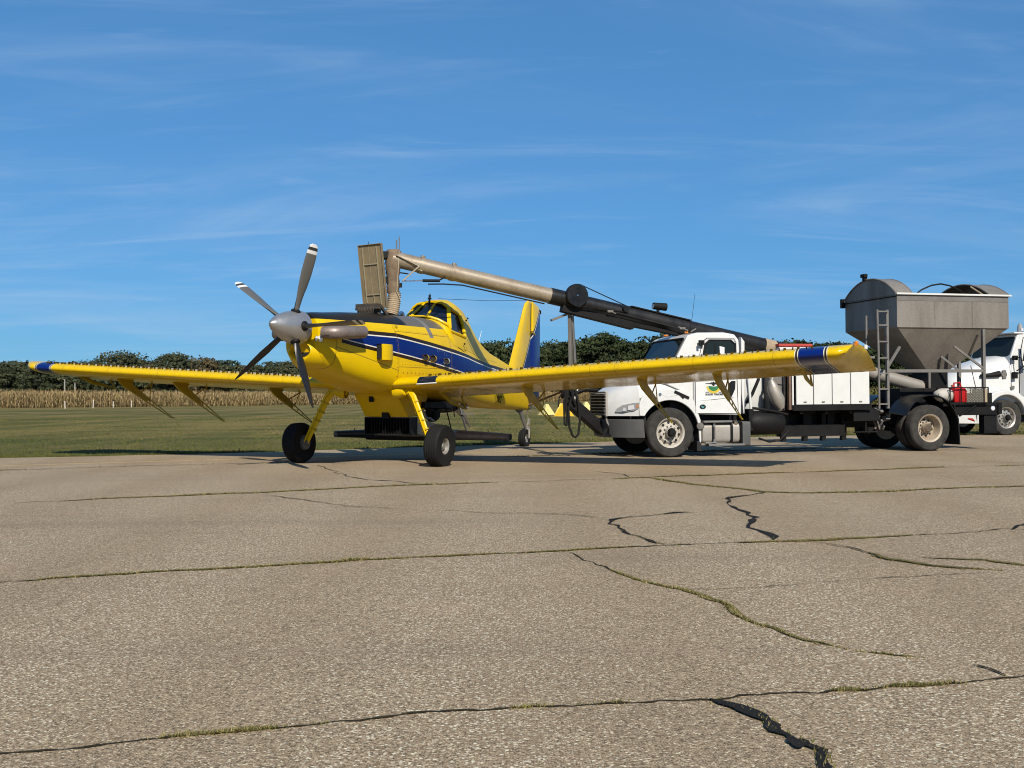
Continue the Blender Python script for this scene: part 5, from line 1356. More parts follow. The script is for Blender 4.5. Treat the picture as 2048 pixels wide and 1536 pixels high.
# windscreen on the sloping front
def ws(u, v, off=0.0):
    p = Vector((0.43, 0, 2.47)).lerp(Vector((-0.02, 0, 1.74)), v); nn = Vector((-0.85, 0, 0.53))
    y0, y1 = cab_y(p.z, 0) + 0.10, cab_y(p.z, 1) - 0.10
    return (p.x + nn.x * off, y0 + (y1 - y0) * u, p.z + nn.z * off)
mb = MB(); mb.prism([(0, 0.06), (0.02, 0.03), (0.98, 0.03), (1, 0.06), (1, 0.97), (0, 0.97)], lambda u, v: ws(u, v, -0.01), lambda u, v: ws(u, v, 0.006)); mb.build('windscreen', 'glass_truck', cabo, smooth=0)
mb = MB(); mb.tube([ws(0, 1, 0.01), ws(0, 0.05, 0.01), ws(0.04, 0.01, 0.01), ws(0.96, 0.01, 0.01), ws(1, 0.05, 0.01), ws(1, 1, 0.01)], 0.02, 6); mb.build('windscreen_seal', 'black', cabo)
# door shut-lines, handle, badges
mb = MB()
for pts in ([(0.575, 0.90), (0.575, 1.66), (0.60, 1.76), (0.78, 2.40), (0.88, 2.47), (1.50, 2.47)], [(1.50, 2.47), (1.545, 2.38), (1.545, 0.90)]):
    mb.tube([(a, cab_y(b, 0) - 0.001, b) for a, b in pts], 0.006, 5)
mb.tube([(0.60, cab_y(0.9, 0) - 0.001, 0.90), (1.545, cab_y(0.9, 0) - 0.001, 0.89)], 0.005, 5)
mb.build('door_seam', 'black', cabo)
mb = MB(); side_poly(mb, [(1.30, 1.25), (1.33, 1.52), (1.40, 1.57), (1.49, 1.57), (1.48, 1.40), (1.40, 1.24)], 0.006, 0.01); dh = mb.build('door_handle', 'black_gloss', cabo, bevel=0.004)
mb = MB(); mb.tube([(0.70, -0.058, 1.17), (1.0, -0.062, 1.195), (1.45, -0.06, 1.235)], [0.003, 0.012, 0.003], 6); mb.build('door_crease', 'white_paint', cabo)
# printed emblem: aircraft over a green field in a gold crescent, with illegible dark lettering below
yl = -0.0595
def flat(poly, y): return MB().prism([(a, b) for a, b in poly], lambda a, b: (a, y, b), lambda a, b: (a, y + 0.002, b))
cres = [(0.985 + 0.165 * math.cos(a), 1.475 + 0.165 * math.sin(a)) for a in np.linspace(R(188), R(352), 20)] + [(0.985 + 0.14 * math.cos(a), 1.50 + 0.135 * math.sin(a)) for a in np.linspace(R(350), R(190), 20)]
flat(cres, yl).build('emblem_crescent', 'gold_print', cabo, smooth=0)
grn = [(0.985 + 0.12 * math.cos(a), 1.475 + 0.115 * math.sin(a)) for a in np.linspace(R(185), R(355), 20)] + [(1.07, 1.463), (0.985, 1.452), (0.90, 1.466)]
flat(grn, yl - 0.0006).build('emblem_field', 'green_print', cabo, smooth=0)
mb = flat([(0.80, 1.515), (0.955, 1.505), (0.955, 1.495), (1.015, 1.495), (1.015, 1.505), (1.17, 1.515), (1.17, 1.523), (1.0, 1.528), (0.985, 1.57), (0.97, 1.528), (0.80, 1.523)], yl - 0.001)
mb.prism([(0.92, 1.54), (1.05, 1.54), (1.05, 1.547), (0.92, 1.547)], lambda a, b: (a, yl - 0.001, b), lambda a, b: (a, yl + 0.001, b))
mb.prism([(0.965, 1.47), (1.005, 1.47), (1.01, 1.51), (0.96, 1.51)], lambda a, b: (a, yl - 0.0012, b), lambda a, b: (a, yl + 0.001, b)); mb.build('emblem_aircraft', 'dark_print', cabo, smooth=0)
mb = MB(); rl = random.Random(4); x = 0.795
for k in range(13):
    w = 0.024; z0 = 1.272
    if k == 6: x += 0.03
    for seg in rl.sample(['t', 'm', 'b', 'l', 'r'], 4):
        lo, hi = {'t': ((x, z0 + 0.031), (x + w, z0 + 0.038)), 'm': ((x, z0 + 0.016), (x + w, z0 + 0.022)), 'b': ((x, z0), (x + w, z0 + 0.007)), 'l': ((x, z0), (x + 0.007, z0 + 0.038)), 'r': ((x + w - 0.007, z0), (x + w, z0 + 0.038))}[seg]
        q = rl.uniform(0, 0.0006); mb.b2((lo[0], yl - 0.001 - q, lo[1]), (hi[0], yl + 0.001, hi[1]))
    x += w + 0.005
for x0, x1 in ((0.80, 0.885), (1.10, 1.17)): mb.b2((x0, yl - 0.001, 1.332), (x1, yl + 0.001, 1.344))
mb.build('door_lettering', 'dark_print', cabo, smooth=0)
el = lambda cx, cz, rx, rz, n=24: [(cx + rx * math.cos(2 * math.pi * k / n), cz + rz * math.sin(2 * math.pi * k / n)) for k in range(n)]
flat(el(0.735, 1.035, 0.072, 0.05), yl).build('round_badge', 'dark_print', cabo, smooth=0)
mb = flat([(0.69, 1.05), (0.72, 1.06), (0.735, 1.025), (0.765, 1.06), (0.775, 1.05), (0.74, 1.0), (0.73, 1.0)], yl - 0.001); mb.build('badge_mark', 'teal_print', cabo, smooth=0)
# roof lamps, aerial, mirror arms, rear cab skirt
for x, y in ((0.62, 0.45), (0.60, 1.0), (0.62, 1.55)):
    mb = MB(); mb.box((x, y, 2.61), (0.10, 0.07, 0.04)); mb.build('roof_lamp', 'orange_lens', cabo, bevel=0.015)
mb = MB(); mb.tube([(0.55, 0.15, 2.58), (0.62, 0.15, 2.95), (0.68, 0.15, 3.40)], [0.008, 0.004, 0.003], 6); mb.box((0.55, 0.15, 2.6), (0.04, 0.04, 0.05)); mb.build('aerial', 'black', cabo)
mb = MB(); mb.tube([(0.78, -0.03, 2.36), (0.66, -0.12, 2.38), (0.66, -0.12, 2.30)], 0.03, 8); mb.box((0.72, -0.06, 2.37), (0.12, 0.06, 0.10)); mb.build('mirror_arm', 'black', cabo, bevel=0.01)
mb = MB(); mb.xz([(1.66, 1.30), (1.70, 0.88), (1.72, 0.88), (1.74, 2.40), (1.66, 2.50)], 0.0, 0.12); mb.build('cab_extender', 'white_paint', cabo, bevel=0.02)
mb = MB(); mb.tube([(-0.30, -0.05, 1.33), (-0.05, -0.07, 1.24), (0.25, -0.06, 1.30)], 0.001, 5); mb.lathe([(0, 0.01), (0.028, 0.006), (0.032, 0)], (-0.22, -0.075, 1.30), (0, -1, 0), 14); mb.build('side_marker', 'chrome', truck)
mb = MB(); mb.bar((0.10, -0.075, 1.36), (0.42, -0.075, 1.22), 0.05, 0.02, (0, 1, 0)); mb.bar((0.18, -0.077, 1.34), (0.30, -0.077, 1.22), 0.03, 0.02, (0, 1, 0)); mb.build('hood_latch', 'black', truck)
# fuel tank with straps and steps
def rbox_ring(x, y0, y1, z0, z1, r=0.09, n=5):
    pts = []
    for (cy, cz, a0) in ((y1 - r, z1 - r, 0), (y0 + r, z1 - r, 90), (y0 + r, z0 + r, 180), (y1 - r, z0 + r, 270)):
        for k in range(n): a = R(a0 + 90 * k / (n - 1)); pts.append((x, cy + r * math.cos(a), cz + r * math.sin(a)))
    return pts
mb = MB(); mb.loft([rbox_ring(0.70, -0.06, 0.46, 0.30, 0.66), rbox_ring(0.72, -0.09, 0.48, 0.28, 0.69), rbox_ring(1.55, -0.09, 0.48, 0.28, 0.69), rbox_ring(1.57, -0.06, 0.46, 0.30, 0.66)]); ft = mb.build('fuel_tank', 'alu', truck, smooth=40)
for x in (0.92, 1.34):
    mb = MB(); mb.loft([rbox_ring(x, -0.10, 0.49, 0.27, 0.70), rbox_ring(x + 0.06, -0.10, 0.49, 0.27, 0.70)]); mb.build('tank_strap', 'black', ft)
mb = MB(); mb.b2((0.72, -0.16, 0.705), (1.36, 0.05, 0.745)); mb.build('upper_step', 'steel', ft, bevel=0.008)
mb = MB(); mb.b2((0.80, -0.20, 0.22), (1.62, -0.02, 0.26)); mb.b2((0.74, -0.19, 0.275), (1.0, -0.05, 0.30)); mb.b2((0.95, -0.10, 0.2), (1.0, -0.04, 0.72)); mb.build('lower_step', 'steel', ft, bevel=0.008)
mb = MB(); mb.lathe([(0, 0.06), (0.055, 0.055), (0.06, 0)], (1.48, -0.03, 0.68), (0.1, -0.5, 0.8), 16); mb.build('filler_cap', 'chrome', ft)
mb = MB(); mb.lathe([(0, 0.10), (0.07, 0.09), (0.085, 0.0), (0.06, -0.1)], (0.70, -0.02, 0.63), (-0.5, -0.8, 0.1), 16); mb.build('air_filter', 'grey_steel', ft)
mb = MB(); mb.loft([rbox_ring(1.62, -0.10, 0.40, 0.20, 0.72, 0.05), rbox_ring(1.80, -0.10, 0.40, 0.20, 0.72, 0.05)]); mb.build('fluid_tank', 'bumper', truck, smooth=40)
mb = MB(); mb.lathe([(0, 0.42), (0.22, 0.40), (0.26, 0.34), (0.26, -0.34), (0.22, -0.40), (0, -0.42)], (2.25, 0.16, 0.68), (1, 0, 0), 26); mb.build('air_tank', 'black', truck)
mb = MB(); mb.b2((1.80, -0.05, 0.50), (1.92, 0.42, 0.98)); mb.build('battery_box', 'black', truck, bevel=0.03)
# things behind the cab: vertical tank, muffler, posts, hoses
mb = MB(); mb.lathe([(0, 0.02), (0.36, 0.0), (0.40, 0.06), (0.40, 0.98), (0.36, 1.06), (0, 1.10)], (2.22, 0.85, 0.90), (0, 0, 1), 30); mb.build('grey_tank', 'white_box', truck)
mb = MB(); mb.b2((2.45, 0.25, 0.92), (2.85, 1.7, 1.95)); mb.build('engine_box', 'grey_steel', truck, bevel=0.03)
mb = MB(); mb.tube([(2.42, 0.02, 2.05), (2.42, 0.02, 1.72), (2.36, 0.02, 1.55)], 0.035, 12); mb.tube([(2.36, 0.02, 1.58), (2.40, 0.02, 1.42), (2.52, 0.02, 1.15), (2.60, 0.02, 0.98)], [0.05, 0.13, 0.15, 0.07], 18); mb.build('muffler', 'alu', truck)
mb = MB(); mb.b2((2.74, -0.06, 0.95), (2.79, 0.02, 1.95)); mb.build('red_post', 'rust', truck)
mb = MB(); mb.b2((2.80, -0.085, 0.95), (2.835, -0.05, 1.95)); mb.build('white_post', 'white_box', truck)
mb = MB(); mb.tube([(1.78, -0.02, 1.98), (1.86, -0.02, 0.98)], 0.028, 10); mb.build('grab_rail', 'white_box', truck)
mb = MB(); mb.tube([(2.05, 0.1, 1.9), (2.08, 0.05, 1.6), (1.95, 0.08, 1.3), (1.85, 0.15, 1.1)], 0.035, 10); mb.tube([(1.86, 0.0, 1.0), (2.1, -0.02, 0.97), (2.4, -0.02, 0.92), (2.72, -0.02, 0.85)], 0.03, 10); mb.tube([(2.1, 0.1, 0.35), (2.35, 0.1, 0.27), (2.6, 0.1, 0.30), (2.8, 0.1, 0.5)], 0.022, 8)
mb.tube([(2.44, 0.0, 1.72), (2.78, -0.04, 1.69)], 0.01, 6); mb.build('hydraulic_hose', 'black', truck)
# white side boxes
bx = [2.87, 3.29, 3.74, 4.19, 4.66]
for a, b in zip(bx[:-1], bx[1:]):
    mb = MB(); mb.b2((a + 0.008, -0.12, 1.055), (b - 0.008, 0.50, 1.86)); mb.build('side_box', 'white_box', truck, bevel=0.012)
for a, b in zip(bx[:-1], bx[1:]):
    mb = MB(); mb.b2(((a + b) / 2 - 0.035, -0.135, 1.10), ((a + b) / 2 + 0.035, -0.119, 1.125)); mb.build('box_latch', 'grey_steel', truck, bevel=0.004)
mb = MB(); mb.b2((2.86, -0.10, 1.06), (4.66, 0.49, 1.84)); mb.build('box_back', 'black', truck)
mb = MB(); mb.b2((2.80, -0.13, 0.93), (4.70, 0.60, 1.05)); mb.b2((2.4, 0.3, 0.86), (4.9, 1.7, 0.95))
for x in (3.0, 3.6, 4.2, 4.6): mb.b2((x, -0.05, 0.86), (x + 0.07, 1.9, 0.93))
mb.build('deck_frame', 'black', truck)
mb = MB(); mb.b2((2.75, 0.30, 0.36), (4.35, 0.52, 0.62))
for x in (2.78, 3.3, 3.75, 4.25): mb.b2((x, 0.32, 0.26), (x + 0.10, 0.42, 0.86))
for x in (2.78, 3.34, 3.9): mb.b2((x, 0.33, 0.60), (x + 0.16, 0.50, 0.90))
mb.build('underframe', 'black', truck)
mb = MB(); mb.b2((4.30, -0.05, 0.68), (4.95, 0.45, 0.92)); mb.b2((4.62, 0.0, 0.44), (4.66, 0.05, 0.70)); mb.b2((4.35, 0.0, 0.43), (4.95, 0.06, 0.46)); mb.bar((4.90, 0.02, 0.68), (4.97, 0.02, 0.45), 0.04, 0.03); mb.build('valve_box', 'black', truck, bevel=0.015)
mb = MB(); rr = random.Random(2)
for k in range(16): c = (4.95 + rr.uniform(0, 0.28), 0.05 + rr.uniform(-.05, .2), 0.62 + rr.uniform(-0.1, 0.3)); mb.box(c, (rr.uniform(.04, .12), rr.uniform(.04, .1), rr.uniform(.04, .12)), Matrix.Rotation(rr.uniform(0, 1), 3, 'X'))
mb.build('valve_block', 'grey_steel', truck, bevel=0.01)
# rear fender, mudflap, rear deck
for y0, y1 in ((-0.14, 0.55), (1.45, 2.14)):
    fen = [(6.2 + 0.70 * math.cos(a), 0.53 + 0.72 * math.sin(a)) for a in np.linspace(R(158), R(20), 20)]
    fi = [(6.2 + 0.675 * math.cos(a), 0.53 + 0.695 * math.sin(a)) for a in np.linspace(R(20), R(158), 20)]
    mb = MB(); mb.xz([(5.12, 0.88)] + fen + fi + [(5.14, 0.85)], y0, y1); mb.build('rear_fender', 'black_gloss', truck, smooth=40)
    mb = MB(); mb.xz([(6.80, 1.02), (6.90, 0.70), (6.93, 0.13), (6.905, 0.13), (6.87, 0.70), (6.77, 1.02)], y0, y1); mb.build('mudflap', 'rubber', truck)
mb = MB(); mb.b2((6.55, -0.08, 0.98), (7.98, 2.1, 1.05)); mb.b2((6.9, -0.06, 0.78), (8.05, 0.02, 0.985)); mb.b2((7.98, -0.1, 0.80), (8.08, 2.1, 1.06)); mb.bar((6.95, -0.085, 0.76), (7.45, -0.085, 1.04), 0.03, 0.06, (0, 1, 0)); mb.b2((7.66, -0.02, 0.36), (8.0, 0.16, 0.80)); mb.b2((6.9, 0.5, 0.88), (8.0, 0.6, 0.98)); mb.b2((6.9, 1.4, 0.88), (8.0, 1.5, 0.98)); mb.b2((7.5, 0.0, 1.05), (7.9, 0.8, 1.28)); mb.build('rear_deck', 'black', truck, bevel=0.012)
mb = MB(); mb.lathe([(0, 0.012), (0.05, 0.01), (0.055, 0)], (7.86, -0.062, 0.93), (0, -1, 0), 16); mb.build('tail_lamp', 'lens_clear', truck)
mb = MB(); mb.tube([(7.28, 0.05, 0.70), (7.36, 0.0, 0.68), (7.44, 0.02, 0.64)], [0.015, 0.03, 0.012], 8); mb.build('red_hook', 'red', truck)
# wire basket
bk = MB()
for y in (-0.16, 0.28):
    for a, b in (((6.66, 1.06), (7.66, 1.06)), ((6.66, 1.40), (7.66, 1.40)), ((6.66, 1.06), (6.66, 1.40)), ((7.66, 1.06), (7.66, 1.40)), ((6.95, 1.06), (6.95, 1.40)), ((7.55, 1.06), (7.55, 1.40))):
        bk.bar((a[0], y, a[1]), (b[0], y, b[1]), 0.022, 0.022)
basket = bk.build('wire_basket', 'black', truck)
mb = MB()
k = 0
for i in range(11):
    for j in range(9):
        x = 7.10 + 0.04 * i; z = 1.07 + 0.036 * j
        mb.bar((x, -0.15, z), (x + 0.02, -0.15, z + 0.036), 0.006, 0.009, (0, 1, 0)); mb.bar((x + 0.04, -0.149, z), (x + 0.02, -0.149, z + 0.036), 0.006, 0.009, (0, 1, 0))
mb.build('mesh_panel', 'mesh', basket, smooth=0, kind='stuff')
mb = MB(); mb.b2((7.57, -0.16, 1.055), (7.64, 0.26, 1.37)); mb.build('end_board', 'canvas_lite', basket, bevel=0.006)
# hopper ------------------------------------------------------------------------------------
HX0, HX1, HY0, HY1, HZ0, HZ1 = 5.52, 8.46, 0.10, 2.10, 2.76, 3.48
def rect(x0, x1, y0, y1, z): return [(x0, y0, z), (x1, y0, z), (x1, y1, z), (x0, y1, z)]
mb = MB()
mb.loft([rect(HX0, HX1, HY0, HY1, HZ1), rect(HX0, HX1, HY0, HY1, HZ0), rect(6.78, 7.30, 0.75, 1.30, 1.78)], True, False, True)
t_ = 0.02
mb.loft([rect(HX0 + t_, HX1 - t_, HY0 + t_, HY1 - t_, HZ1), rect(HX0 + t_, HX1 - t_, HY0 + t_, HY1 - t_, HZ0 + 0.02), rect(6.82, 7.26, 0.8, 1.25, 1.85)], True, False, True)
hop = mb.build('hopper', 'hopper', truck, smooth=0)
mb = MB(); mb.b2((HX0 - 0.03, HY0 - 0.05, HZ1 - 0.005), (HX1 + 0.05, HY0 + 0.02, HZ1 + 0.035)); mb.b2((HX0 - 0.03, HY1 - 0.02, HZ1 - 0.005), (HX1 + 0.05, HY1 + 0.05, HZ1 + 0.035)); mb.build('hopper_rim', 'white_box', hop, bevel=0.004)
mb = MB(); mb.b2((HX0 + 0.01, HY0 - 0.006, HZ1 - 0.135), (HX1 - 0.01, HY0 - 0.002, HZ1 - 0.005)); mb.build('rim_shadow_band', 'grey_steel', hop, smooth=0)  # darker strip that paints the rim's shadow onto the hopper side
mb = MB(); mb.b2((HX0, HY0 - 0.012, HZ0 - 0.012), (HX1, HY0 + 0.0, HZ0 + 0.012)); mb.build('lower_flange', 'hopper', hop)
for x_ in (6.5, 7.48):
    mb = MB(); mb.b2((x_ - 0.006, HY0 - 0.010, HZ0 + 0.014), (x_ + 0.006, HY0 - 0.001, HZ1 - 0.138)); mb.build('weld_seam', 'hopper', hop, smooth=0)
def archpts(h, n=18, y0=HY0 - 0.03, y1=HY1 + 0.03):
    c = (y0 + y1) / 2; hw = (y1 - y0) / 2; rad = (hw * hw + h * h) / (2 * h); zc = HZ1 + h - rad
    a0 = math.asin(hw / rad); return [(c + rad * math.sin(a), zc + rad * math.cos(a)) for a in np.linspace(-a0, a0, n)]
def cap(x0, x1, h, plate_at, name):
    ap = archpts(h); mb = MB()
    mb.loft([[(x, y, z + 0.004) for y, z in ap] for x in (x0, x1)], False, False, False)
    mb.loft([[(x, y, z - 0.02) for y, z in ap] for x in (x0, x1)], False, False, False)
    if plate_at is not None: mb.prism(ap, lambda a, b: (plate_at, a, b), lambda a, b: (plate_at + 0.02, a, b))
    for x in (x0, x1): mb.tube([(x, y, z) for y, z in ap], 0.018, 6)
    return mb.build(name, 'hopper', hop, smooth=40)
cap(HX0 - 0.02, HX0 + 0.40, 0.44, HX0 - 0.015, 'front_cover'); cap(HX1 - 0.50, HX1 + 0.02, 0.36, HX1 - 0.02, 'rear_cover')
mb = MB(); mb.tube([(x, 0.15 + 0 * x, z) for x, z in ((6.05, 3.50), (6.2, 3.60), (6.45, 3.70), (6.7, 3.74), (6.95, 3.70), (7.2, 3.60), (7.32, 3.50))], 0.018, 8)
mb.tube([(x, 2.05, z) for x, z in ((6.05, 3.50), (6.2, 3.60), (6.45, 3.70), (6.7, 3.74), (6.95, 3.70), (7.2, 3.60), (7.32, 3.50))], 0.018, 8); mb.build('tarp_bow', 'black', hop)
mb = MB(); mb.tube([(7.86, 0.16, 3.49), (7.86, 0.6, 3.74)], 0.02, 6); mb.build('cover_stay', 'canvas_lite', hop)
mb = MB(); mb.box((HX0 - 0.03, 1.25, 3.98), (0.08, 0.10, 0.16)); mb.box((HX0 - 0.05, 1.25, 4.02), (0.1, 0.16, 0.08)); mb.build('cover_camera', 'black', hop, bevel=0.012)
mb = MB(); mb.box((HX0 - 0.05, 2.13, 3.45), (0.1, 0.08, 0.22)); mb.build('cover_latch', 'black', hop, bevel=0.012)
mb = MB(); mb.tube([(HX0 - 0.012, HY0 - 0.02, 3.44), (HX0 - 0.012, HY1, 3.44)], 0.012, 6); mb.build('front_seam', 'black', hop)
# hopper legs, rails and braces
mb = MB()
for y in (0.02, 2.12): mb.b2((7.66, y - 0.035, 1.05), (7.73, y + 0.035, 2.72)); mb.b2((5.17, y - 0.035, 0.95), (5.23, y + 0.035, 3.12 if y < 1 else 1.78)); mb.b2((5.2, y - 0.03, 1.74), (7.70, y + 0.03, 1.81))
mb.b2((6.78, 0.72, 1.05), (6.84, 0.78, 2.1)); mb.b2((7.5, 0.6, 1.05), (7.57, 0.67, 2.2))
for y in (0.02,):
    mb.bar((5.22, y, 1.88), (5.72, 0.3, 2.32), 0.05, 0.05); mb.bar((7.68, y, 1.84), (7.10, 0.25, 2.34), 0.05, 0.05); mb.bar((7.25, 0.3, 1.80), (6.95, 0.5, 2.12), 0.05, 0.05)
mb.bar((7.7, 0.02, 1.40), (7.55, 0.3, 1.40), 0.03, 0.03); mb.bar((7.62, 0.1, 1.1), (7.42, 0.1, 1.9), 0.018, 0.018); mb.b2((6.6, 0.0, 1.86), (7.7, 0.03, 1.90) if False else (6.62, 0.03, 1.90))
mb.build('hopper_stand', 'grey_steel', hop, bevel=0.006)
mb = MB()
mb.tube([(4.95, -0.03, 0.95), (4.95, -0.03, 2.2), (4.93, -0.03, 3.12)], 0.024, 8)
ladder = mb.build('ladder', 'grey_steel', truck)
for z in (1.05, 1.38, 1.72, 2.06, 2.42, 2.78, 3.08):
    mb = MB(); mb.b2((4.95, -0.05, z - 0.015), (5.19, -0.01, z + 0.015)); mb.build('rung', 'grey_steel', ladder)
mb = MB(); mb.tube([(5.18, 0.75, 3.05), (5.18, 0.75, 2.2)], 0.025, 8); mb.b2((4.6, -0.04, 2.05), (4.85, 0.0, 2.10)); mb.build('hand_rail', 'grey_steel', truck)
# auger -------------------------------------------------------------------------------------
BA = Vector((-5.62, 0.76, 4.06)); BD = (Vector((2.74, 1.0, 2.36)) - BA).normalized(); BL = (Vector((2.74, 1.0, 2.36)) - BA).length
def bo(t, side=0.0, upz=0.0):
    sd = BD.cross(Vector((0, 0, 1))).normalized(); uu = sd.cross(BD).normalized()   # side points towards the camera side
    return BA + BD * t - sd * side * -1.0 + uu * upz
SIDE = BD.cross(Vector((0, 0, 1))).normalized(); UPB = SIDE.cross(BD).normalized()
def bo(t, side=0.0, upz=0.0): return BA + BD * t + SIDE * side + UPB * upz
mb = MB(); mb.tube([bo(0.0), bo(3.45)], 0.158, 28); boom = mb.build('auger_tube', 'tan_tube', truck, label='worn tan steel upper auger tube')
for t in (0.62, 1.28): mb = MB(); mb.tube([bo(t - 0.045), bo(t + 0.045)], 0.170, 28, False); mb.tube([bo(t, 0, 0.16), bo(t, 0, 0.20)], 0.05, 8); mb.build('tube_clamp', 'tan_tube', boom)
mb = MB(); mb.tube([bo(3.40), bo(9.5)], 0.172, 28); lbm = mb.build('boom_tube', 'black_tube', truck, label='black lower auger tube')
mb = MB()
for sd in (0.0,): 
    p0, p1 = bo(3.7, 0, -0.20), bo(5.35, 0, -0.23); mb.bar(p0, p1, 0.20, 0.16)
    mb.bar(bo(5.1, 0, -0.20), bo(7.2, 0, -0.13), 0.16, 0.12)
mb.build('boom_beam', 'black', lbm, bevel=0.012)
mb = MB(); mb.bar(bo(5.2, 0.06, 0.165), bo(6.62, 0.06, 0.165), 0.14, 0.03); mb.build('boom_guard', 'black', lbm, bevel=0.01)
# belt disc guard and small pulley
mb = MB(); c = bo(3.92, 0.20, 0.10); mb.lathe([(0, 0.055), (0.225, 0.055), (0.245, 0.03), (0.245, -0.05), (0.0, -0.05)], c, SIDE, 40); disc = mb.build('belt_guard', 'black_gloss', truck, smooth=35)
mb = MB(); mb.lathe([(0, 0.064), (0.014, 0.064), (0.014, 0.05)], c, SIDE, 10); mb.build('guard_bolt', 'chrome', disc)
mb = MB(); c2 = bo(5.05, 0.20, 0.06); mb.lathe([(0, 0.04), (0.065, 0.04), (0.075, 0.0), (0.075, -0.08)], c2, SIDE, 20); mb.build('idler_pulley', 'black_gloss', truck)
mb = MB(); mb.tube([c + UPB * 0.245 + BD * 0.02, c2 + UPB * 0.07], 0.011, 6); mb.tube([c - UPB * 0.2 + BD * 0.13, c2 - UPB * 0.06], 0.011, 6); mb.build('drive_belt', 'black', truck)
# hydraulic ram on the near side, fittings, boom lamp
mb = MB(); mb.tube([bo(4.75, 0.17, -0.05), bo(6.55, 0.17, -0.08)], 0.018, 10); mb.build('boom_ram', 'black_tube', lbm)
for t_ in (4.72, 6.42): mb = MB(); mb.box(bo(t_, 0.18, -0.06), (0.13, 0.06, 0.05)); mb.tube([bo(t_ - 0.1, 0.18, -0.05), bo(t_ + 0.14, 0.18, -0.08)], 0.016, 8); mb.build('ram_fitting', 'grey_steel', lbm, bevel=0.008)
mb = MB(); mb.bar(bo(6.62, 0.18, -0.10), bo(6.74, 0.18, 0.0), 0.025, 0.025); mb.build('boom_clip', 'grey_steel', lbm)
mb = MB(); mb.tube([bo(5.88, 0.0, 0.15), bo(5.86, 0.0, 0.27)], 0.035, 8); mb.tube([bo(5.74, 0.0, 0.30), bo(6.04, 0.0, 0.34)], [0.075, 0.085], 16); lm = mb.build('work_lamp', 'black', lbm)
mb = MB(); mb.lathe([(0, 0), (0.068, 0.0)], bo(5.735, 0.0, 0.30), -BD, 16); mb.build('lamp_glass', 'glass_lamp', lm)
# delivery end: hood, canvas sock, ribbed hose
mb = MB(); mb.b2((-5.86, 0.66, 4.04), (-5.62, 0.88, 4.19)); mb.build('end_motor', 'black', boom, bevel=0.02)
mb = MB()
ring = []; rs2 = random.Random(9)
def sock_ring(c, r, rag, n=28):
    return [(c[0] + r * (1 + rs2.uniform(-rag, rag)) * math.cos(2 * math.pi * k / n), c[1] + r * (1 + rs2.uniform(-rag, rag)) * math.sin(2 * math.pi * k / n), c[2] + rs2.uniform(-rag, rag) * 0.06) for k in range(n)]
sx, sy_ = -5.56, 0.76
zz = [(4.235, .13), (4.20, .155), (4.10, .172), (4.0, .168), (3.90, .165), (3.82, .145), (3.76, .152), (3.70, .135), (3.66, .128), (3.60, .140), (3.55, .130), (3.50, .142), (3.45, .126), (3.40, .138), (3.36, .124)]
mb.loft([sock_ring((sx - 0.02 + 0.012 * math.sin(3 * z), sy_, z), r_ * 0.92, 0.085) for z, r_ in zz], True, True, False)
sock = mb.build('canvas_sock', 'canvas', boom, smooth=60)
mb = MB(); rings = []
for k in range(45):
    t = k / 44; z = 3.37 - 0.42 * t; r_ = 0.125 * (1 + 0.05 * (1 if k % 4 in (0, 1) else -1)) + 0.006 * t
    cx = sx - 0.005 - 0.06 * t * t; tiltz = 0.22 * t
    rings.append([(cx + r_ * math.cos(a), sy_ + r_ * math.sin(a), z - tiltz * r_ * math.cos(a) * 1.2) for a in [2 * math.pi * q / 28 for q in range(28)]])
mb.loft(rings, True, False, False); mb.build('ribbed_hose', 'canvas_lite', boom, smooth=60)
mb = MB(); mb.tube([(sx + 0.07, sy_ - 0.16, 4.2), (sx + 0.045, sy_ - 0.155, 3.75), (sx + 0.02, sy_ - 0.15, 3.38), (sx + 0.10, sy_ - 0.13, 3.22)], 0.008, 6); mb.build('rope', 'rope', boom)
mb = MB(); mb.tube([(sx + 0.02, sy_ - 0.1, 4.10), (sx + 0.035, sy_ - 0.1, 4.42)], 0.014, 6); mb.tube([(sx + 0.09, sy_ - 0.02, 4.08), (sx + 0.10, sy_ - 0.02, 4.50)], 0.011, 6); mb.build('steel_rod', 'grey_steel', boom)
mb = MB(); mb.tube([(sx - 0.14, sy_ - 0.02, 4.1), (sx - 0.22, sy_ - 0.05, 3.9), (sx - 0.14, sy_ - 0.05, 3.73)], 0.008, 6); mb.tube([(sx + 0.10, sy_, 3.78), (sx + 0.28, sy_, 3.76)], 0.015, 6); mb.box((sx - 0.16, sy_ - 0.06, 3.62), (0.05, 0.06, 0.14)); mb.box((sx + 0.115, sy_ - 0.06, 3.52), (0.05, 0.05, 0.09)); mb.build('hose_fitting', 'black', boom, bevel=0.008)
# spout arm with small ram
mb = MB(); mb.bar(bo(0.05, 0.17, 0.06), bo(0.56, 0.17, -0.06), 0.02, 0.06, SIDE); mb.bar(bo(0.55, 0.17, -0.05), bo(0.28, 0.15, -0.42), 0.03, 0.08, SIDE); mb.build('spout_arm', 'tan_tube', boom, bevel=0.004)
mb = MB(); mb.tube([bo(0.30, 0.14, -0.41), bo(0.70, 0.14, -0.31)], 0.012, 8); mb.build('ram_rod', 'chrome', boom)
mb = MB(); mb.tube([bo(0.68, 0.14, -0.315), bo(1.02, 0.14, -0.24)], 0.03, 10); mb.bar(bo(1.0, 0.14, -0.24), bo(1.12, 0.12, -0.14), 0.03, 0.03); mb.tube([bo(0.8, 0.14, -0.36), bo(1.1, 0.14, -0.29), bo(1.5, 0.12, -0.22), bo(2.2, 0.08, -0.21), bo(3.3, 0.06, -0.2)], 0.014, 8); mb.build('spout_ram', 'black', boom)
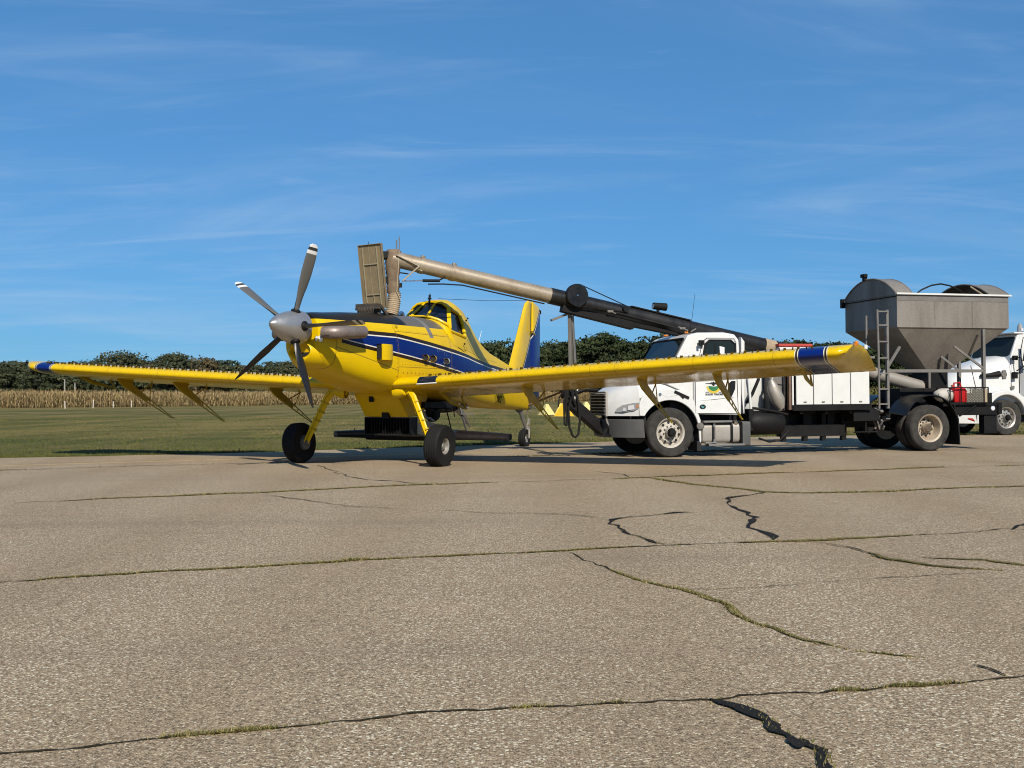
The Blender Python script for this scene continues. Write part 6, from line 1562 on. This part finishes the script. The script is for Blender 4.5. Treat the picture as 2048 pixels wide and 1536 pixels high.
# support post on a bumper arm
mb = MB(); mb.bar((-1.83, 0.93, 3.02), (-1.79, 0.98, 1.20), 0.06, 0.10); mb.build('boom_post', 'grey_steel', truck, bevel=0.006)
mb = MB(); mb.bar((-1.755, 0.99, 2.98), (-1.68, 1.02, 1.75), 0.05, 0.055); mb.build('post_brace', 'steel', truck, bevel=0.006)
mb = MB(); mb.bar((-2.25, 0.9, 2.87), (-1.80, 0.93, 3.04), 0.10, 0.045); mb.build('boom_cradle', 'grey_steel', truck, bevel=0.006)
mb = MB(); mb.bar((-1.86, 0.90, 1.16), (-1.06, 0.95, 0.50), 0.30, 0.22); mb.build('front_arm', 'black', truck, bevel=0.015)
mb = MB(); mb.box((-1.83, 0.93, 1.25), (0.22, 0.22, 0.26)); mb.box((-1.95, 0.88, 1.38), (0.16, 0.2, 0.3)); mb.tube([(-1.9, 0.8, 1.30), (-1.55, 0.8, 1.42), (-1.25, 0.85, 1.40)], 0.05, 10); mb.build('front_pump', 'black', truck, bevel=0.02)
mb = MB(); mb.tube([(-1.80, 0.78, 1.18), (-1.70, 0.80, 1.45)], 0.035, 10); mb.tube([(-1.20, 0.6, 1.0), (-1.15, 0.55, 0.72), (-1.0, 0.5, 0.50)], 0.025, 8); mb.build('steel_fitting', 'steel', truck)
mb = MB()
mb.tube([(-1.84, 0.72, 1.40), (-1.95, 0.70, 1.0), (-1.93, 0.70, 0.62), (-1.86, 0.70, 0.45), (-1.80, 0.70, 0.42), (-1.74, 0.70, 0.48), (-1.70, 0.70, 0.75), (-1.72, 0.72, 1.10), (-1.78, 0.74, 1.40)], 0.026, 8)
mb.tube([(-1.98, 0.75, 1.42), (-2.04, 0.72, 1.15), (-2.03, 0.72, 0.70)], 0.024, 8); mb.tube([(-1.93, 0.78, 1.42), (-1.99, 0.74, 1.1), (-1.97, 0.72, 0.68)], 0.024, 8); mb.tube([(-2.03, 0.72, 0.70), (-1.97, 0.72, 0.68)], 0.03, 8)
mb.tube([(-2.0, 0.8, 1.42), (-2.12, 0.8, 1.25), (-2.14, 0.8, 1.05)], 0.016, 8); mb.tube([(-1.88, 0.7, 1.5), (-1.86, 0.68, 1.25), (-1.80, 0.7, 1.1)], 0.03, 8)
mb.build('hanging_hose', 'rubber', truck)
mb = MB(); mb.tube([(-1.57, 0.8, 0.95), (-1.57, 0.8, 0.62)], 0.005, 5); mb.build('chain', 'black', truck)
# red topped cover behind the cab
mb = MB(); mb.b2((2.95, 0.7, 0.96), (3.75, 1.4, 2.33)); rc = mb.build('pump_cover', 'white_box', truck, bevel=0.02)
mb = MB(); mb.b2((2.93, 0.68, 2.335), (3.77, 1.42, 2.40)); mb.build('red_lid', 'red_paint', rc, bevel=0.015)
mb = MB(); mb.tube([bo(8.5), bo(8.78)], 0.178, 24, False); mb.build('tube_band', 'canvas_lite', lbm)
mb = MB(); mb.tube([Vector((2.9, 1.0, 2.33)), Vector((5.3, 1.0, 1.80)), Vector((7.3, 1.0, 1.30))], 0.15, 20); la = mb.build('feed_auger', 'alu', truck)
mb = MB(); mb.b2((6.0, 0.7, 1.06), (7.4, 1.5, 1.40)); mb.build('auger_trough', 'black', truck, bevel=0.02)
mb = MB(); mb.b2((6.78, 0.73, 1.40), (7.3, 1.32, 1.79)); mb.build('outlet_box', 'black', hop)

# loose things on the rear deck
mb = MB(); s_ = truck
def tw(x, y, z): return truck.matrix_world @ Vector((x, y, z))
can = empty('fuel_can', tw(7.0, 0.02, 1.063), PSI, TILT); tag(can, 'red plastic fuel can standing in the truck basket', 'fuel can')
mb = MB(); mb.loft([rbox_ring(0, 0, 0, 0, 0)] if False else [[(x, y, z) for x, y in ((-a, -b), (a, -b), (a, b), (-a, b))] for a, b, z in ((0.15, 0.10, 0), (0.165, 0.115, 0.03), (0.165, 0.115, 0.26), (0.13, 0.10, 0.33), (0.08, 0.06, 0.36))]); mb.build('body', 'red', can, bevel=0.02)
mb = MB(); mb.tube([(-0.10, 0, 0.34), (-0.09, 0, 0.44), (0.05, 0, 0.45), (0.09, 0, 0.35)], 0.02, 8); mb.build('handle', 'red', can)
mb = MB(); mb.lathe([(0.03, 0), (0.03, 0.06), (0, 0.065)], (-0.12, 0, 0.34), (-0.3, 0, 1), 12); mb.build('cap', 'red_paint', can)
sk = MB(); rs3 = random.Random(5); rings = []
for k in range(11):
    t = k / 10; r_ = 0.17 * math.sin(math.pi * (0.08 + 0.84 * t)) ** 0.5
    rings.append([(-0.27 + 0.54 * t + rs3.uniform(-.012, .012), r_ * math.cos(a) * (1 + rs3.uniform(-.07, .07)), 0.165 + r_ * math.sin(a) * 0.95 * (1 + rs3.uniform(-.07, .07))) for a in [2 * math.pi * q / 16 for q in range(16)]])
sk.loft(rings); so = sk.build('feed_sack', 'sack', None, smooth=70)
so.matrix_world = Matrix.Translation(tw(6.68, 0.06, 1.065)) @ Matrix.Rotation(PSI + 0.25, 4, 'Z')
tag(so, 'crumpled pale sack lying beside the red fuel can', 'sack')

# ================================================================== second truck at the right edge
t2 = empty('parked_tractor', (14.95, 31.0, 0.115), PSI, 0.0)
tag(t2, 'white tractor truck with sloping hood parked behind the steel hopper', 'truck')
wheel('front_wheel', t2, (0, 0.06, 0.535), (0, -1, 0), 0.55, 0.30, 0.315, 'rim_alu', 'rubber_dusty', 5, 'steer')
wheel('front_wheel', t2, (0, 2.0, 0.535), (0, 1, 0), 0.55, 0.30, 0.315, 'rim_alu', 'rubber', 5, 'steer')
for y in (0.1, 1.95):
    wheel('rear_wheel', t2, (5.0, y, 0.535), (0, -1 if y < 1 else 1, 0), 0.55, 0.30, 0.315, 'rim_alu', 'rubber', 5, 'dish')
mb = MB()
for y in (0.6, 1.45): mb.b2((-1.0, y - .04, .65), (6.5, y + .04, .92))
mb.b2((-1.3, 0.35, 0.55), (0.4, 1.75, 1.5)); mb.b2((-0.55, 0.2, 0.38), (0.9, 1.9, 0.7)); mb.tube([(0, 0.1, 0.54), (0, 2, 0.54)], 0.08, 10); mb.tube([(5, 0.1, 0.54), (5, 2, 0.54)], 0.1, 10); mb.build('chassis', 'black', t2)
def hood2(x, hw, zb, zt):
    pts = [(x, 1.03 - hw, zb), (x, 1.03 - hw, zb + (zt - zb) * 0.6), (x, 1.03 - hw * 0.94, zb + (zt - zb) * 0.85), (x, 1.03 - hw * 0.72, zt - 0.02), (x, 1.03 - hw * 0.3, zt + 0.03)]
    return pts + [(p[0], 2.06 - p[1], p[2]) for p in reversed(pts)]
mb = MB(); mb.loft([hood2(-1.62, 0.50, 0.85, 1.55), hood2(-1.50, 0.60, 0.80, 1.74), hood2(-1.2, 0.72, 0.85, 1.92), hood2(-0.6, 0.82, 1.0, 2.16), hood2(0.25, 0.93, 1.0, 2.38), hood2(0.42, 0.96, 1.0, 2.44)], True, True, True); mb.build('hood', 'white_paint', t2, smooth=50)
for y0, y1 in ((-0.10, 0.28), (1.78, 2.16)):
    top = [(-0.80, 0.62), (-0.86, 0.90), (-0.72, 1.16), (-0.40, 1.32), (0.05, 1.38), (0.45, 1.28), (0.75, 1.02), (0.92, 0.75), (0.95, 0.60)]
    arch2 = [(0.67 * math.cos(a), 0.55 + 0.67 * math.sin(a)) for a in np.linspace(R(6), R(172), 20)]
    mb = MB(); mb.xz(top + arch2, y0, y1); mb.build('fender', 'white_paint', t2, smooth=40, bevel=0.04)
bp2 = [(-0.62, -0.10), (-1.05, -0.06), (-1.55, 0.25), (-1.75, 1.03), (-1.55, 1.81), (-1.05, 2.12), (-0.62, 2.16)]
in2 = [(-0.62, -0.06), (-1.0, 0.06), (-1.45, 0.35), (-1.62, 1.03), (-1.45, 1.71), (-1.0, 2.0), (-0.62, 2.1)]
mb = MB(); mb.prism(bp2 + in2[::-1], lambda a, b: (a, b, 0.36), lambda a, b: (a - (0.45 if a > -0.8 else 0.0), b, 0.66)); mb.build('bumper', 'white_paint', t2, smooth=40, bevel=0.02)
cprof = [(0.42, 1.0), (1.9, 0.95), (1.9, 3.02), (1.75, 3.12), (0.75, 3.16), (0.62, 3.08), (0.30, 2.36)]
def cy2(z, side): ins = 0.06 + (0.10 * (z - 1.8) / 1.3 if z > 1.8 else 0); return ins if side == 0 else 2.06 - ins
mb = MB(); mb.prism(cprof, lambda a, b: (a, cy2(b, 0), b), lambda a, b: (a, cy2(b, 1), b)); c2b = mb.build('cab', 'white_paint', t2, smooth=30, bevel=0.05)
def ws2(u, v, off):
    p = Vector((0.61, 0, 3.04)).lerp(Vector((0.32, 0, 2.40)), v); y0, y1 = cy2(p.z, 0) + 0.07, cy2(p.z, 1) - 0.07
    return (p.x - 0.91 * off, y0 + (y1 - y0) * u, p.z + 0.4 * off)
mb = MB(); mb.prism([(0, 0.10), (0.04, 0.04), (0.96, 0.04), (1, 0.10), (0.99, 0.92), (0.94, 0.99), (0.06, 0.99), (0.01, 0.92)], lambda u, v: ws2(u, v, -0.01), lambda u, v: ws2(u, v, 0.01)); mb.build('windscreen', 'glass_truck', c2b, smooth=0)
mb = MB(); mb.prism([(0.80, 1.75), (0.92, 2.88), (1.45, 2.92), (1.5, 1.75)] if False else [(0.74, 2.28), (0.90, 2.93), (1.5, 2.95), (1.5, 2.2)], lambda a, b: (a, cy2(b, 0) - 0.006, b), lambda a, b: (a, cy2(b, 0) + 0.004, b)); mb.build('side_window', 'glass_truck', c2b, smooth=0)
mb = MB(); mb.prism([(0.62, 1.20), (0.66, 2.12), (1.0, 2.16), (1.0, 1.16)], lambda a, b: (a, cy2(b, 0) - 0.008, b), lambda a, b: (a, cy2(b, 0) + 0.004, b)); mb.build('lower_door_pane', 'glass_lamp', c2b, smooth=0)
mb = MB(); mb.tube([(x, cy2(z, 0) - 0.004, z) for x, z in ((0.58, 1.1), (0.60, 2.3), (0.80, 2.98), (1.6, 3.0), (1.6, 1.1), (0.58, 1.1))], 0.012, 6); mb.tube([(0.30, 0.06, 1.3), (0.28, 0.08, 2.34)], 0.006, 5); mb.build('door_seam', 'black', c2b)
mb = MB(); mb.b2((0.45, 0.12, 3.10), (0.80, 1.94, 3.15)); mb.build('sun_visor', 'white_paint', c2b, bevel=0.015)
mb = MB(); mb.lathe([(0.09, 0), (0.09, 0.04), (0.075, 0.20), (0.04, 0.28), (0, 0.30)], (0.95, 0.45, 3.15), (0, 0, 1), 18); bcn = mb.build('beacon', 'glass_lamp', c2b)
mb = MB(); mb.lathe([(0, 0.02), (0.045, 0.03), (0.05, 0.12), (0, 0.14)], (0.95, 0.37, 3.16), (0, 0, 1), 12); mb.build('bulb', 'lens_clear', bcn)
mb = MB(); mb.tube([(0.35, 0.0, 2.36), (0.40, -0.22, 2.34), (0.42, -0.25, 2.10)], 0.022, 8); mb.tube([(0.40, -0.02, 1.95), (0.60, -0.22, 2.14), (0.75, -0.24, 2.25)], 0.02, 8); mb.b2((0.30, -0.06, 1.72), (0.42, 0.06, 1.92)); mb.b2((0.30, -0.05, 2.28), (0.44, 0.05, 2.42)); mb.b2((0.60, -0.34, 2.2), (0.72, -0.14, 2.85)); mb.build('mirror', 'black', c2b, bevel=0.012)
mb = MB(); yb = 1.03 - 0.90
mb.tube([(-0.72, 0.18, 1.80), (-0.40, 0.14, 1.82), (-0.10, 0.12, 1.86)], [0.05, 0.07, 0.10], 14); mb.build('air_intake', 'black', t2)
mb = MB(); mb.b2((0.0, 0.085, 1.72), (0.13, 0.115, 1.98)); mb.b2((-0.03, 0.09, 1.80), (0.16, 0.11, 1.90)); mb.build('side_vent', 'grey_steel', t2, bevel=0.01)
mb = MB(); mb.b2((0.26, 0.04, 1.40), (0.38, 0.06, 1.50)); mb.build('vent_grille', 'grey_steel', t2)
mb = MB(); mb.xz([(0.70, 1.14), (0.98, 1.12), (0.85, 0.98), (0.80, 0.96)], -0.11, -0.02); mb.build('headlight', 'glass_lamp', t2, bevel=0.01)
mb = MB(); mb.prism([(-0.15, 1.60), (0.1, 1.66), (0.1, 1.72), (-0.3, 1.72)], lambda a, b: (a - 1.35, 0.85, b + 0.1), lambda a, b: (a - 1.35, 1.2, b + 0.1)); mb.build('hood_emblem', 'black', t2)
